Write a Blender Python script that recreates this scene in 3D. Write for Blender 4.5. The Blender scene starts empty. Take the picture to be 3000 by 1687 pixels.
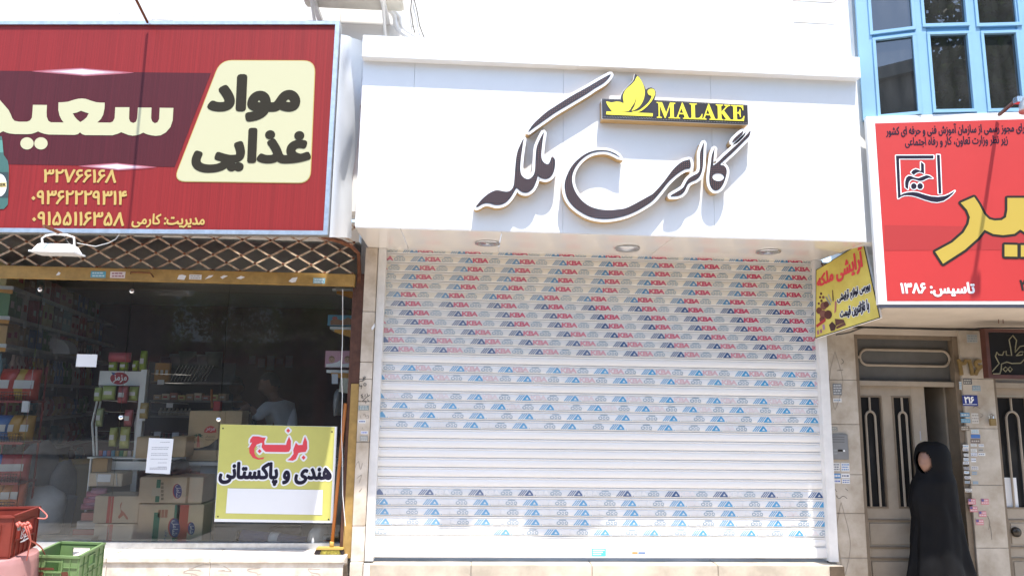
import bpy, bmesh, math, random
from mathutils import Vector, Matrix, noise
from mathutils.geometry import tessellate_polygon, interpolate_bezier, delaunay_2d_cdt
import numpy as np
random.seed(7)
SC = bpy.context.scene
COL = SC.collection
R = math.radians

# ------------------------------------------------------------------ camera
CZ = 1.9
PITCH, YAW, ROLL, FOC = R(8.9), R(3.34), 0.0153, 2057.0
fw = Vector((math.sin(YAW)*math.cos(PITCH), math.cos(YAW)*math.cos(PITCH), math.sin(PITCH)))
r0 = Vector((math.cos(YAW), -math.sin(YAW), 0)); u0 = r0.cross(fw)
rt = math.cos(ROLL)*r0 + math.sin(ROLL)*u0
up = -math.sin(ROLL)*r0 + math.cos(ROLL)*u0
CAM = Vector((0, 0, CZ))
cd = bpy.data.cameras.new('camera'); cam = bpy.data.objects.new('camera', cd); COL.objects.link(cam)
cd.sensor_width = 36; cd.lens = FOC/3000*36; cd.clip_start = 0.05; cd.clip_end = 400
m = Matrix((rt, up, -fw)).transposed().to_4x4(); m.translation = CAM
cam.matrix_world = m
SC.camera = cam

# ------------------------------------------------------------------ light
SUN = Vector((0.018, -0.07, 0.2)).normalized()          # direction towards the sun
w = bpy.data.worlds.new('World'); SC.world = w; w.use_nodes = True
nt = w.node_tree; bg = nt.nodes['Background']
sky = nt.nodes.new('ShaderNodeTexSky'); sky.sky_type = 'NISHITA'; sky.sun_disc = False
sky.sun_elevation = math.asin(SUN.z); sky.sun_rotation = math.atan2(SUN.x, SUN.y)
nt.links.new(sky.outputs[0], bg.inputs[0]); bg.inputs[1].default_value = 0.15
sd = bpy.data.lights.new('sun', 'SUN'); sun = bpy.data.objects.new('sun', sd); COL.objects.link(sun)
sd.energy = 2.7; sd.angle = R(0.9); sd.color = (1, .95, .88)
sun.rotation_euler = SUN.to_track_quat('Z', 'Y').to_euler(); sun.location = (2, -6, 20)
SC.view_settings.view_transform = 'Standard'; SC.view_settings.look = 'None'
SC.view_settings.gamma = 1; SC.view_settings.exposure = 1.75
SC.view_settings.use_curve_mapping = False
SC.cycles.max_bounces = 8; SC.cycles.transparent_max_bounces = 12
SC.cycles.caustics_reflective = False; SC.cycles.caustics_refractive = False

# ------------------------------------------------------------------ helpers
def ray(x, y): return fw + rt*((x-1500)/FOC) - up*((y-843.5)/FOC)
def at(x, y, Y=None, Z=None):
    d = ray(x, y); t = Y/d.y if Y is not None else (Z-CZ)/d.z
    return CAM + d*t
class PL:                                                # a plane with its own 2D axes
    def __init__(s, o, u, v):
        s.o = Vector(o); s.u = Vector(u).normalized(); v = Vector(v)
        s.v = (v - s.u*v.dot(s.u)).normalized(); s.n = s.u.cross(s.v)
    def pt(s, a, b, d=0): return s.o + s.u*a + s.v*b + s.n*d
    def pix(s, x, y, d=0):
        r = ray(x, y); o = s.o + s.n*d
        p = CAM + r*((o-CAM).dot(s.n)/r.dot(s.n)) - s.o
        return (p.dot(s.u), p.dot(s.v))
def FP(Y): return PL((0, Y, 0), (1, 0, 0), (0, 0, 1))

def mat(name, col, rough=.6, metal=0, var=0, scale=8, bump=0, col2=None, coat=0, emit=0, detail=6, stretch=None, spec=.5, trans=0):
    m = bpy.data.materials.new(name); m.use_nodes = True
    n = m.node_tree; p = n.nodes['Principled BSDF']
    p.inputs['Base Color'].default_value = (*col, 1); p.inputs['Roughness'].default_value = rough
    p.inputs['Metallic'].default_value = metal; p.inputs['Coat Weight'].default_value = coat
    p.inputs['Specular IOR Level'].default_value = spec
    p.inputs['Coat Roughness'].default_value = .06
    if var or bump:
        tc = n.nodes.new('ShaderNodeTexCoord'); src = tc.outputs['Object']
        if stretch:
            mp = n.nodes.new('ShaderNodeMapping'); mp.inputs['Scale'].default_value = stretch
            n.links.new(src, mp.inputs[0]); src = mp.outputs[0]
        nz = n.nodes.new('ShaderNodeTexNoise'); nz.inputs['Scale'].default_value = scale; nz.inputs['Detail'].default_value = detail
        nz.inputs['Roughness'].default_value = .62
        n.links.new(src, nz.inputs['Vector'])
        if var:
            cr = n.nodes.new('ShaderNodeValToRGB'); cr.color_ramp.elements[0].position = .36; cr.color_ramp.elements[1].position = .66
            c2 = col2 or tuple(max(0, c*(1-var)) for c in col)
            cr.color_ramp.elements[0].color = (*c2, 1); cr.color_ramp.elements[1].color = (*col, 1)
            n.links.new(nz.outputs[0], cr.inputs[0]); n.links.new(cr.outputs[0], p.inputs['Base Color'])
        if bump:
            b = n.nodes.new('ShaderNodeBump'); b.inputs['Strength'].default_value = bump; b.inputs['Distance'].default_value = .02
            n.links.new(nz.outputs[0], b.inputs['Height']); n.links.new(b.outputs[0], p.inputs['Normal'])
    return m
def glass(name, tint=(1, 1, 1), ior=1.7, rough=0.0, haze=0):
    m = bpy.data.materials.new(name); m.use_nodes = True; n = m.node_tree; n.nodes.clear()
    o = n.nodes.new('ShaderNodeOutputMaterial'); mx = n.nodes.new('ShaderNodeMixShader')
    t = n.nodes.new('ShaderNodeBsdfTransparent'); t.inputs[0].default_value = (*tint, 1)
    g = n.nodes.new('ShaderNodeBsdfGlossy'); g.inputs['Roughness'].default_value = rough
    f = n.nodes.new('ShaderNodeFresnel'); f.inputs[0].default_value = ior
    n.links.new(f.outputs[0], mx.inputs[0]); n.links.new(t.outputs[0], mx.inputs[1]); n.links.new(g.outputs[0], mx.inputs[2])
    last = mx
    if haze:
        df = n.nodes.new('ShaderNodeBsdfDiffuse'); df.inputs[0].default_value = (.6, .6, .58, 1)
        m2 = n.nodes.new('ShaderNodeMixShader'); nz = n.nodes.new('ShaderNodeTexNoise'); nz.inputs['Scale'].default_value = 2.5
        mu = n.nodes.new('ShaderNodeMath'); mu.operation = 'MULTIPLY'; mu.inputs[1].default_value = haze*2
        n.links.new(nz.outputs[0], mu.inputs[0]); n.links.new(mu.outputs[0], m2.inputs[0])
        n.links.new(mx.outputs[0], m2.inputs[1]); n.links.new(df.outputs[0], m2.inputs[2]); last = m2
    n.links.new(last.outputs[0], o.inputs[0])
    return m

class MB:
    def __init__(s): s.v = []; s.f = []
    def add(s, vs, fs):
        k = len(s.v); s.v += [tuple(p) for p in vs]; s.f += [tuple(i+k for i in f) for f in fs]; return s
    def hexa(s, p):                                       # 8 points: bottom loop, top loop
        return s.add(p, [(3, 2, 1, 0), (4, 5, 6, 7), (0, 1, 5, 4), (1, 2, 6, 5), (2, 3, 7, 6), (3, 0, 4, 7)])
    def box(s, x0, x1, y0, y1, z0, z1):
        return s.hexa([(x0, y0, z0), (x1, y0, z0), (x1, y1, z0), (x0, y1, z0), (x0, y0, z1), (x1, y0, z1), (x1, y1, z1), (x0, y1, z1)])
    def pbox(s, pl, a0, a1, b0, b1, d0, d1):              # box in plane coordinates
        P = pl.pt
        return s.hexa([P(a0, b0, d0), P(a0, b0, d1), P(a1, b0, d1), P(a1, b0, d0), P(a0, b1, d0), P(a0, b1, d1), P(a1, b1, d1), P(a1, b1, d0)])
    def tube(s, pts, r, n=8, caps=True):
        pts = [Vector(p) for p in pts]; rs = r if isinstance(r, (list, tuple)) else [r]*len(pts)
        rings = []; prev = None
        for i, p in enumerate(pts):
            t = (pts[min(i+1, len(pts)-1)] - pts[max(i-1, 0)]).normalized()
            a = prev if prev is not None else (Vector((0, 0, 1)) if abs(t.z) < .9 else Vector((1, 0, 0)))
            a = (a - t*a.dot(t)).normalized(); b = t.cross(a); prev = a
            rings.append([p + (a*math.cos(2*math.pi*k/n) + b*math.sin(2*math.pi*k/n))*rs[i] for k in range(n)])
        vs = [q for g in rings for q in g]; fs = []
        for i in range(len(rings)-1):
            for k in range(n):
                k2 = (k+1) % n; fs.append((i*n+k, i*n+k2, (i+1)*n+k2, (i+1)*n+k))
        if caps: fs += [tuple(range(n-1, -1, -1)), tuple((len(rings)-1)*n+k for k in range(n))]
        return s.add(vs, fs)
    def loft(s, rings, caps=True):
        n = len(rings[0]); vs = [q for g in rings for q in g]; fs = []
        for i in range(len(rings)-1):
            for k in range(n):
                k2 = (k+1) % n; fs.append((i*n+k, i*n+k2, (i+1)*n+k2, (i+1)*n+k))
        if caps: fs += [tuple(range(n-1, -1, -1)), tuple((len(rings)-1)*n+k for k in range(n))]
        return s.add(vs, fs)
    def lathe(s, prof, c, n=20, axis='Z', sx=1, sy=1):
        rings = []
        for r, h in prof:
            g = []
            for k in range(n):
                a = 2*math.pi*k/n; x, y = r*math.cos(a)*sx, r*math.sin(a)*sy
                q = (x, y, h) if axis == 'Z' else ((x, -h, y) if axis == 'Y' else (h, x, y))
                g.append(Vector(c)+Vector(q))
            rings.append(g)
        return s.loft(rings)
    def poly(s, pl, outer, holes=(), d0=0, d1=None):      # filled outline; d1 given: extruded d1 -> d0(front)
        loops = [outer]+list(holes)
        tri = tessellate_polygon([[Vector((a, b, 0)) for a, b in L] for L in loops])
        flat = [q for L in loops for q in L]
        fs = []
        for t in tri:
            (ax, ay), (bx, by), (cx, cy) = [flat[i] for i in t]
            fs.append(tuple(t) if (bx-ax)*(cy-ay)-(by-ay)*(cx-ax) > 0 else tuple(reversed(t)))
        s.add([pl.pt(a, b, d0) for a, b in flat], fs)
        if d1 is not None:
            for j, L in enumerate(loops):
                ar = area(L); LL = L if (ar > 0) == (j == 0) else L[::-1]
                n = len(LL); vs = [pl.pt(a, b, d0) for a, b in LL]+[pl.pt(a, b, d1) for a, b in LL]
                s.add(vs, [(i, n+i, n+(i+1) % n, (i+1) % n) for i in range(n)])
        return s
    def build(s, name, m, parent=None, smooth=False, bevel=0, kind=None):
        me = bpy.data.meshes.new(name); me.from_pydata(s.v, [], s.f); me.update()
        bm = bmesh.new(); bm.from_mesh(me)
        if bevel:
            bmesh.ops.remove_doubles(bm, verts=bm.verts, dist=1e-5)
            bmesh.ops.bevel(bm, geom=[e for e in bm.edges if len(e.link_faces) == 2 and e.calc_face_angle(0) > .6], offset=bevel, segments=2, affect='EDGES', clamp_overlap=True)
        bm.to_mesh(me); bm.free()
        o = bpy.data.objects.new(name, me); COL.objects.link(o)
        if m: me.materials.append(m)
        if smooth: me.shade_smooth()
        if parent: o.parent = parent
        if kind: o['kind'] = kind
        return o
def area(L): return sum(L[i][0]*L[(i+1) % len(L)][1]-L[(i+1) % len(L)][0]*L[i][1] for i in range(len(L)))/2
def box(name, m, parent, x0, x1, y0, y1, z0, z1, bevel=0): return MB().box(x0, x1, y0, y1, z0, z1).build(name, m, parent, bevel=bevel)
def tag(o, label, cat, group=None):
    o['label'] = label; o['category'] = cat
    if group: o['group'] = group
    return o
def thing(name, label, cat, group=None):
    o = bpy.data.objects.new(name, None); COL.objects.link(o); o.empty_display_size = .1
    return tag(o, label, cat, group)
def struct(o): o['kind'] = 'structure'; return o

def off(L, d):                                            # offset a closed outline outwards by d
    if area(L) < 0: L = L[::-1]
    n = len(L); out = []
    for i in range(n):
        p0, p, p1 = Vector(L[i-1]), Vector(L[i]), Vector(L[(i+1) % n])
        a = (p-p0); b = (p1-p)
        if a.length < 1e-9 or b.length < 1e-9: continue
        a.normalize(); b.normalize(); na = Vector((a.y, -a.x)); nb = Vector((b.y, -b.x))
        s = na+nb
        if s.length < .3:
            out.append(tuple(p+na*d+a*d)); out.append(tuple(p+nb*d-b*d)); continue
        s.normalize(); k = min(d/max(s.dot(na), .3), 1.9*d) if d > 0 else max(d/max(s.dot(na), .3), 1.9*d)
        cr = a.x*b.y-a.y*b.x
        if cr > .6 and d > 0:                             # round a convex corner
            out.append(tuple(p+na*d)); out.append(tuple(p+s*d)); out.append(tuple(p+nb*d))
        else: out.append(tuple(p+s*k))
    return out
def smooth(L, n=3, closed=True):                          # Catmull-Rom through the traced points
    out = []; N = len(L)
    for i in range(N if closed else N-1):
        if closed: P = [Vector(L[(i+k-1) % N]) for k in range(4)]
        else: P = [Vector(L[min(max(i+k-1, 0), N-1)]) for k in range(4)]
        cs = 1
        for k in range(n):
            t = k/n
            q = .5*((2*P[1])+(P[2]-P[0])*t+(2*P[0]-5*P[1]+4*P[2]-P[3])*t*t+(3*P[1]-P[0]-3*P[2]+P[3])*t**3)
            out.append(tuple(q))
    if not closed: out.append(tuple(L[-1]))
    return out
def ell(cx, cy, rx, ry, n=20, a0=0): return [(cx+rx*math.cos(a0+2*math.pi*k/n), cy+ry*math.sin(a0+2*math.pi*k/n)) for k in range(n)]

# ---- lettering from the built-in interface font (Arabic letters in their joined presentation forms)
AR = {'ا': (0xFE8D, 2), 'آ': (0xFE81, 2), 'ب': (0xFE8F, 4), 'پ': (0xFB56, 4), 'ت': (0xFE95, 4), 'ج': (0xFE9D, 4), 'چ': (0xFB7A, 4), 'ح': (0xFEA1, 4), 'خ': (0xFEA5, 4),
      'د': (0xFEA9, 2), 'ذ': (0xFEAB, 2), 'ر': (0xFEAD, 2), 'ز': (0xFEAF, 2), 'س': (0xFEB1, 4), 'ش': (0xFEB5, 4), 'ص': (0xFEB9, 4), 'ط': (0xFEC1, 4), 'ظ': (0xFEC5, 4), 'ع': (0xFEC9, 4),
      'غ': (0xFECD, 4), 'ف': (0xFED1, 4), 'ق': (0xFED5, 4), 'ک': (0xFB8E, 4), 'گ': (0xFB92, 4), 'ل': (0xFEDD, 4), 'م': (0xFEE1, 4), 'ن': (0xFEE5, 4), 'و': (0xFEED, 2), 'ه': (0xFEE9, 4), 'ی': (0xFBFC, 4), 'ـ': (0x640, 5)}
def shape(t):
    out = []
    if not any(c in AR for c in t): return t
    for i, c in enumerate(t):
        if c not in AR: out.append(c); continue
        b, n = AR[c]
        if n == 5: out.append(c); continue
        prev = i > 0 and t[i-1] in AR and AR[t[i-1]][1] >= 4
        nxt = n == 4 and i+1 < len(t) and t[i+1] in AR
        out.append(chr(b+((3 if nxt else 1) if prev else (2 if nxt else 0))))
    r = ''.join(reversed(out)); k = ''; d = ''
    for c in r:                                           # digits keep their left-to-right order
        if c in '۰۱۲۳۴۵۶۷۸۹0123456789': d = c+d
        else: k += d+c; d = ''
    return k+d
GC = {}
def glyphs(s, res=3):
    if s in GC: return GC[s]
    c = bpy.data.curves.new('lettering', 'FONT'); c.body = shape(s); c.size = 1
    o = bpy.data.objects.new('lettering', c); COL.objects.link(o)
    dg = bpy.context.evaluated_depsgraph_get(); cu = o.evaluated_get(dg).to_curve(dg)
    loops = []
    for sp in cu.splines:
        L = []
        if sp.type == 'BEZIER':
            bp = sp.bezier_points; n = len(bp)
            for i in range(n):
                a, b = bp[i], bp[(i+1) % n]
                st = (a.handle_right-a.co).length < 1e-5 and (b.handle_left-b.co).length < 1e-5
                sg = [a.co, b.co] if st else interpolate_bezier(a.co, a.handle_right, b.handle_left, b.co, res+1)
                L += [(q.x, q.y) for q in sg[:-1]]
        else: L = [(q.co.x, q.co.y) for q in sp.points]
        M = []
        for q in L:
            if not M or abs(q[0]-M[-1][0])+abs(q[1]-M[-1][1]) > 1e-4: M.append(q)
        if len(M) > 2: loops.append(M)
    o.evaluated_get(dg).to_curve_clear(); bpy.data.objects.remove(o); bpy.data.curves.remove(c)
    if not loops: GC[s] = []; return []
    big = max(loops, key=lambda L: abs(area(L))); sg = area(big) > 0
    outs = [(L, []) for L in loops if (area(L) > 0) == sg]
    for h in [L for L in loops if (area(L) > 0) != sg]:
        x, y = h[0]; best = None
        for O in outs:
            L = O[0]; ins = False
            for i in range(len(L)):
                (x1, y1), (x2, y2) = L[i], L[i-1]
                if (y1 > y) != (y2 > y) and x < (x2-x1)*(y-y1)/(y2-y1)+x1: ins = not ins
            if ins and (best is None or abs(area(L)) < abs(area(best[0]))): best = O
        if best: best[1].append(h)
        else: outs.append((h, []))
    GC[s] = outs
    return outs
def text(name, s, pl, box4, m, parent, bold=0, d=.002, thick=None, outline=0, mo=None, px=True, mirror=False, slant=0, rot=0):
    """lettering fitted to a box given by two opposite corners (picture points on the plane, or plane coordinates)"""
    G = glyphs(s)
    if not G: return None
    if px: (a0, b1), (a1, b0) = pl.pix(box4[0], box4[1]), pl.pix(box4[2], box4[3])
    else: a0, b1, a1, b0 = box4
    def tr(q):
        x, y = q
        if rot == 90: x, y = -y, x
        if rot == -90: x, y = y, -x
        return (x+slant*y, y)
    G = [([tr(q) for q in L], [[tr(q) for q in h] for h in H]) for L, H in G]
    xs = [q[0] for L, _ in G for q in L]; ys = [q[1] for L, _ in G for q in L]
    x0, x1, y0, y1 = min(xs), max(xs), min(ys), max(ys)
    kx, ky = (a1-a0)/(x1-x0), (b1-b0)/(y1-y0)
    def f(q):
        x = (x1-q[0]) if mirror else (q[0]-x0)
        return (a0+x*kx, b0+(q[1]-y0)*ky)
    bw = bold*abs(b1-b0); mb = MB(); mo_b = MB()
    for i, (L, H) in enumerate(G):
        LL = [[f(q) for q in L]]+[[f(q) for q in h] for h in H]
        e = d+.00012*(i % 9)
        fillw(mb, pl, LL, bw, e)
        if outline: fillw(mo_b, pl, LL[:1], bw+outline, e-.0014)
    o = mb.build(name, m, parent)
    if outline: mo_b.build(name+'_outline', mo, parent)
    return o
def fillw(mb, pl, loops, bw, d):
    """fill outlines by winding number, thickened by a stroke of half-width bw"""
    L0 = loops[0]
    if area(L0) < 0: loops = [L[::-1] for L in loops]
    seg = []
    for L in loops:
        if bw <= 0: seg.append(list(L)); continue
        o_ = []; n_ = len(L)
        for i in range(n_):
            p0, p, p1 = Vector(L[i-1]), Vector(L[i]), Vector(L[(i+1) % n_]); a = p-p0; b = p1-p
            if a.length < 1e-7 or b.length < 1e-7: continue
            a.normalize(); b.normalize(); na = Vector((a.y, -a.x)); nb = Vector((b.y, -b.x)); cr = a.x*b.y-a.y*b.x
            if cr > 0 or a.dot(b) > .97:
                s_ = na+nb
                if a.dot(b) > .85 and s_.length > .1: s_.normalize(); o_.append(tuple(p+s_*bw/max(s_.dot(na), .5)))
                else:
                    o_.append(tuple(p+na*bw)); s_ = s_.normalized() if s_.length > .1 else a
                    o_.append(tuple(p+s_*bw)); o_.append(tuple(p+nb*bw))
            else: o_ += [tuple(p+na*bw), tuple(p), tuple(p+nb*bw)]
        seg.append(o_)
    V = []; E = []
    for L in seg:
        k = len(V); V += [Vector(q) for q in L]; E += [(k+i, k+(i+1) % len(L)) for i in range(len(L))]
    r = delaunay_2d_cdt(V, E, [], 0, 1e-6)
    vs, fs = r[0], r[2]
    if not fs: return
    P = np.array([(v.x, v.y) for v in vs]); F = np.array([f_ for f_ in fs if len(f_) == 3]); C = P[F].mean(axis=1)
    A = np.array([q for L in seg for q in L]); B = np.array([q for L in seg for q in L[1:]+L[:1]])
    cy = C[:, 1][:, None]; cx = C[:, 0][:, None]
    upw = (A[:, 1] <= cy) & (B[:, 1] > cy); dn = (A[:, 1] > cy) & (B[:, 1] <= cy)
    dy = np.where(B[:, 1] == A[:, 1], 1, B[:, 1]-A[:, 1])
    xi = A[:, 0]+(cy-A[:, 1])/dy*(B[:, 0]-A[:, 0])
    rt_ = xi > cx; W = np.count_nonzero(upw & rt_, axis=1)-np.count_nonzero(dn & rt_, axis=1)
    keep = F[W > 0]
    if not len(keep): return
    used = sorted(set(keep.ravel().tolist())); ix = {u: i for i, u in enumerate(used)}; fo = []
    for t in keep:
        a, b, c = P[t[0]], P[t[1]], P[t[2]]
        t = [ix[int(x)] for x in t]
        fo.append(tuple(t) if (b[0]-a[0])*(c[1]-a[1])-(b[1]-a[1])*(c[0]-a[0]) > 0 else tuple(reversed(t)))
    mb.add([pl.pt(P[u][0], P[u][1], d) for u in used], fo)
def poly(name, m, parent, pl, pts, d=.002, thick=None, holes=(), sm=0, px=True, o=0):
    L = [pl.pix(*q) for q in pts] if px else list(pts)
    H = [[pl.pix(*q) for q in h] for h in holes] if px else holes
    if sm: L = smooth(L, sm); H = [smooth(h, sm) for h in H]
    if o: L = off(L, o)
    return MB().poly(pl, L, H, d, None if thick is None else d-thick).build(name, m, parent)
def crop(pts, ox, oy, k): return [(ox+x/k, oy+y/k) for x, y in pts]
def prect(name, m, parent, pl, x0, y0, x1, y1, d0=0, d1=.003, bevel=0):   # slab whose front is given by two picture points
    (a0, b1), (a1, b0) = pl.pix(x0, y0), pl.pix(x1, y1)
    return MB().pbox(pl, a0, a1, b0, b1, d0, d1).build(name, m, parent, bevel=bevel)

# ------------------------------------------------------------------ materials
M = dict(
 white=mat('white_panel', (.84, .84, .83), .32, var=.04, scale=3, coat=.3),
 soffit=mat('gloss_panel', (.83, .79, .74), .16, var=.03, scale=3, coat=.6),
 plaster=mat('white_plaster', (.80, .79, .76), .85, var=.06, scale=5, bump=.1),
 tile=mat('white_tile', (.80, .79, .77), .4, var=.05, scale=2),
 slat=mat('slat_white', (.81, .79, .76), .35, var=.05, scale=2, stretch=(.5, 1, 6)),
 rail=mat('rail_white', (.78, .76, .73), .4, var=.12, scale=9),
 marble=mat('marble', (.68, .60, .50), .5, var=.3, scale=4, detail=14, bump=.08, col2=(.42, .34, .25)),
 marble3=mat('marble_shade', (.54, .48, .40), .55, var=.35, scale=4, detail=14, bump=.08, col2=(.34, .28, .21)),  # darker copy of marble with the porch shade in its colour
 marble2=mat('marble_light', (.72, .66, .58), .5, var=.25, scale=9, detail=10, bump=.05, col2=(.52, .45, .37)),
 stone=mat('stone_cream', (.62, .54, .43), .7, var=.4, scale=3, detail=12, bump=.15),
 steel=mat('galvanised', (.62, .64, .66), .35, .85, var=.2, scale=20),
 chrome=mat('chrome', (.75, .75, .76), .12, 1), dark=mat('dark_void', (.02, .018, .016), .8),
 gold=mat('gilt_side', (.60, .40, .18), .4, .3, var=.1, scale=10),
 ledwhite=mat('acrylic_white', (.86, .86, .86), .3, coat=.3),
 charcoal=mat('acrylic_charcoal', (.035, .03, .035), .35, coat=.3), led=mat('led_dot', (.35, .16, .13), .4),
 yel=mat('acrylic_yellow', (.85, .74, .06), .4, coat=.2),
 red=mat('sign_red', (.30, .02, .028), .6, var=.1, scale=1.5, coat=.15), maroon=mat('sign_maroon', (.235, .035, .05), .42, var=.18, scale=1.2, coat=.15),
 pinkred=mat('sign_pink', (.40, .055, .085), .42, coat=.15), cream=mat('sign_cream', (.52, .50, .31), .6), creamyel=mat('sign_creamyellow', (.50, .35, .10), .5),
 black=mat('print_black', (.025, .022, .02), .7, spec=.2), pwhite=mat('print_white', (.85, .85, .84), .5),
 red2=mat('sign_bright_red', (.52, .03, .028), .6, var=.06, scale=2), red2d=mat('sign_red_band', (.40, .025, .024), .6),
 yel2=mat('sign_yellow', (.50, .36, .06), .45), navy=mat('print_navy', (.015, .013, .03), .7, spec=.2),
 blue=mat('bay_blue', (.27, .48, .66), .45, var=.08, scale=4), blued=mat('bay_blue_edge', (.17, .36, .56), .45),
 beige=mat('door_beige', (.36, .30, .23), .5, var=.16, scale=6, bump=.03), beige2=mat('door_trim', (.21, .16, .11), .5, var=.2, scale=12),
 ceilb=mat('soffit_beige', (.56, .48, .39), .75, var=.15, scale=2.5, bump=.05),
 rust=mat('rust', (.22, .085, .04), .8, .2, var=.5, scale=25, bump=.2), brown=mat('brown_steel', (.12, .05, .03), .55, .2, var=.4, scale=14),
 goldrail=mat('gold_paint', (.46, .29, .09), .5, .15, var=.3, scale=12, bump=.05), bar=mat('lattice_paint', (.72, .64, .50), .5, .1, var=.5, scale=30, col2=(.42, .28, .18)),
 sheet=mat('tarp_white', (.80, .82, .85), .55, var=.05, scale=4), acw=mat('ac_cream', (.68, .64, .55), .5, var=.15, scale=9),
 cable=mat('cable_black', (.03, .03, .03), .6), wwire=mat('wire_white', (.72, .72, .70), .5),
 card=mat('cardboard', (.62, .44, .25), .8, var=.12, scale=7, bump=.04), card2=mat('cardboard_pale', (.66, .54, .39), .8, var=.12, scale=7),
 tape=mat('box_print_red', (.50, .10, .07), .6), green=mat('box_print_green', (.06, .20, .13), .6), logob=mat('box_print_blue', (.05, .06, .22), .6),
 greenp=mat('crate_green', (.15, .24, .095), .5, var=.2, scale=9), redp=mat('crate_red', (.20, .03, .018), .5, var=.25, scale=9), pinkp=mat('bucket_pink', (.40, .20, .19), .35, var=.15, scale=5),
 rope=mat('rope_pink', (.50, .12, .09), .5), paper=mat('paper', (.80, .81, .82), .8, var=.04, scale=3), poster=mat('poster_yellow', (.58, .56, .15), .5, var=.08, scale=4),
 posterred=mat('poster_red', (.72, .06, .08), .5), orange=mat('broom_orange', (.42, .13, .02), .4), bristle=mat('bristle_yellow', (.42, .36, .06), .9, var=.5, scale=60, bump=.5), bristled=mat('bristle_dark', (.03, .02, .02), .9, var=.4, scale=60, bump=.5),
 shelf=mat('shelf_white', (.80, .80, .76), .45, var=.1, scale=9), shelfo=mat('shelf_orange', (.72, .33, .05), .45), iwall=mat('shop_wall', (.50, .45, .41), .9, var=.2, scale=2), ifloor=mat('shop_floor', (.45, .42, .38), .6, var=.2, scale=5), iceil=mat('shop_ceiling', (.88, .86, .82), .9),
 brickred=mat('shop_back_red', (.22, .10, .08), .85, var=.2, scale=4), counter=mat('counter_grey', (.34, .38, .41), .5, var=.1, scale=3), blackbag=mat('bag_black', (.03, .03, .035), .3, var=.3, scale=6, bump=.3),
 roll=mat('navy_mat', (.05, .08, .22), .55, var=.2, scale=6), sack=mat('sack_white', (.70, .71, .71), .7, var=.2, scale=6, bump=.3), sackd=mat('sack_grey', (.34, .35, .36), .7, var=.25, scale=6, bump=.3),
 chador=mat('chador_black', (.006, .006, .007), .75, var=.3, scale=5, spec=.15), skin=mat('skin', (.26, .14, .095), .55, var=.08, scale=12), hair=mat('hair_black', (.02, .015, .012), .6, var=.3, scale=40), shirt=mat('shirt_white', (.60, .61, .63), .75, var=.12, scale=8), dshirt=mat('shirt_dark', (.06, .06, .07), .8, var=.2, scale=8),
 brass=mat('brass_dark', (.30, .20, .07), .5, .2, var=.3, scale=20), knob=mat('knob_bronze', (.05, .04, .03), .35, .6), alu=mat('intercom_alu', (.30, .30, .30), .35, .5, var=.08, scale=9), plate=mat('number_plate_blue', (.02, .035, .20), .4),
 frosted=mat('frosted_glass', (.13, .125, .115), .25, var=.2, scale=3), dglass=mat('dark_glass', (.02, .02, .02), .08), neon=mat('neon_tube', (.22, .20, .12), .3), wood=mat('sign_wood', (.10, .035, .025), .45, var=.3, scale=10),
 asphalt=mat('asphalt', (.11, .105, .10), .9, var=.25, scale=30, bump=.2), paving=mat('paving', (.54, .48, .41), .8, var=.2, scale=6, bump=.1), bark=mat('bark', (.12, .08, .05), .9, var=.4, scale=14, bump=.4), leaf=mat('leaf', (.12, .16, .045), .55, var=.5, scale=1.2), brick=mat('brick_wall', (.10, .07, .06), .9, var=.25, scale=9),
 graf=mat('graffiti_ink', (.06, .06, .06), .7), grafp=mat('graffiti_faint', (.32, .27, .22), .7), stain_and_shade=mat('stone_dark', (.10, .07, .045), .9, var=.4, scale=9), rednote=mat('shop_red', (.16, .025, .02), .7, var=.2, scale=3),
)
M['glass'] = glass('shop_glass', (.99, 1, .99), 1.47, haze=.02)
M['bayglass'] = glass('bay_glass', (.10, .11, .09), 2.2, haze=.045)
lf = M['leaf'].node_tree; pr_ = lf.nodes['Principled BSDF']; tr_ = lf.nodes.new('ShaderNodeBsdfTranslucent'); tr_.inputs[0].default_value = (.16, .24, .04, 1); mx_ = lf.nodes.new('ShaderNodeMixShader'); mx_.inputs[0].default_value = .45
lf.links.new(pr_.outputs[0], mx_.inputs[1]); lf.links.new(tr_.outputs[0], mx_.inputs[2]); lf.links.new(mx_.outputs[0], lf.nodes['Material Output'].inputs[0])
def simple(c, rough=.5): 
    k = ('c',)+tuple(round(x, 3) for x in c)
    if k not in M: M[k] = mat('packet_print', c, rough)
    return M[k]

# ------------------------------------------------------------------ ground
struct(box('road', M['asphalt'], None, -60, 60, -9, 2.2, -.25, 0.0))
pv = struct(box('pavement', M['paving'], None, -60, 60, 2.2, 12, -.25, .13))
struct(box('far_pavement', mat('far_paving', (.17, .16, .15), .9, var=.3, scale=4), None, -60, 60, -16, -9, -.25, .13))
struct(box('terrain', M['asphalt'], None, -150, 150, -150, 150, -.6, -.3))
k = box('kerb', M['stone'], None, -60, 60, 2.05, 2.2, -.2, .14); struct(k)

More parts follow.
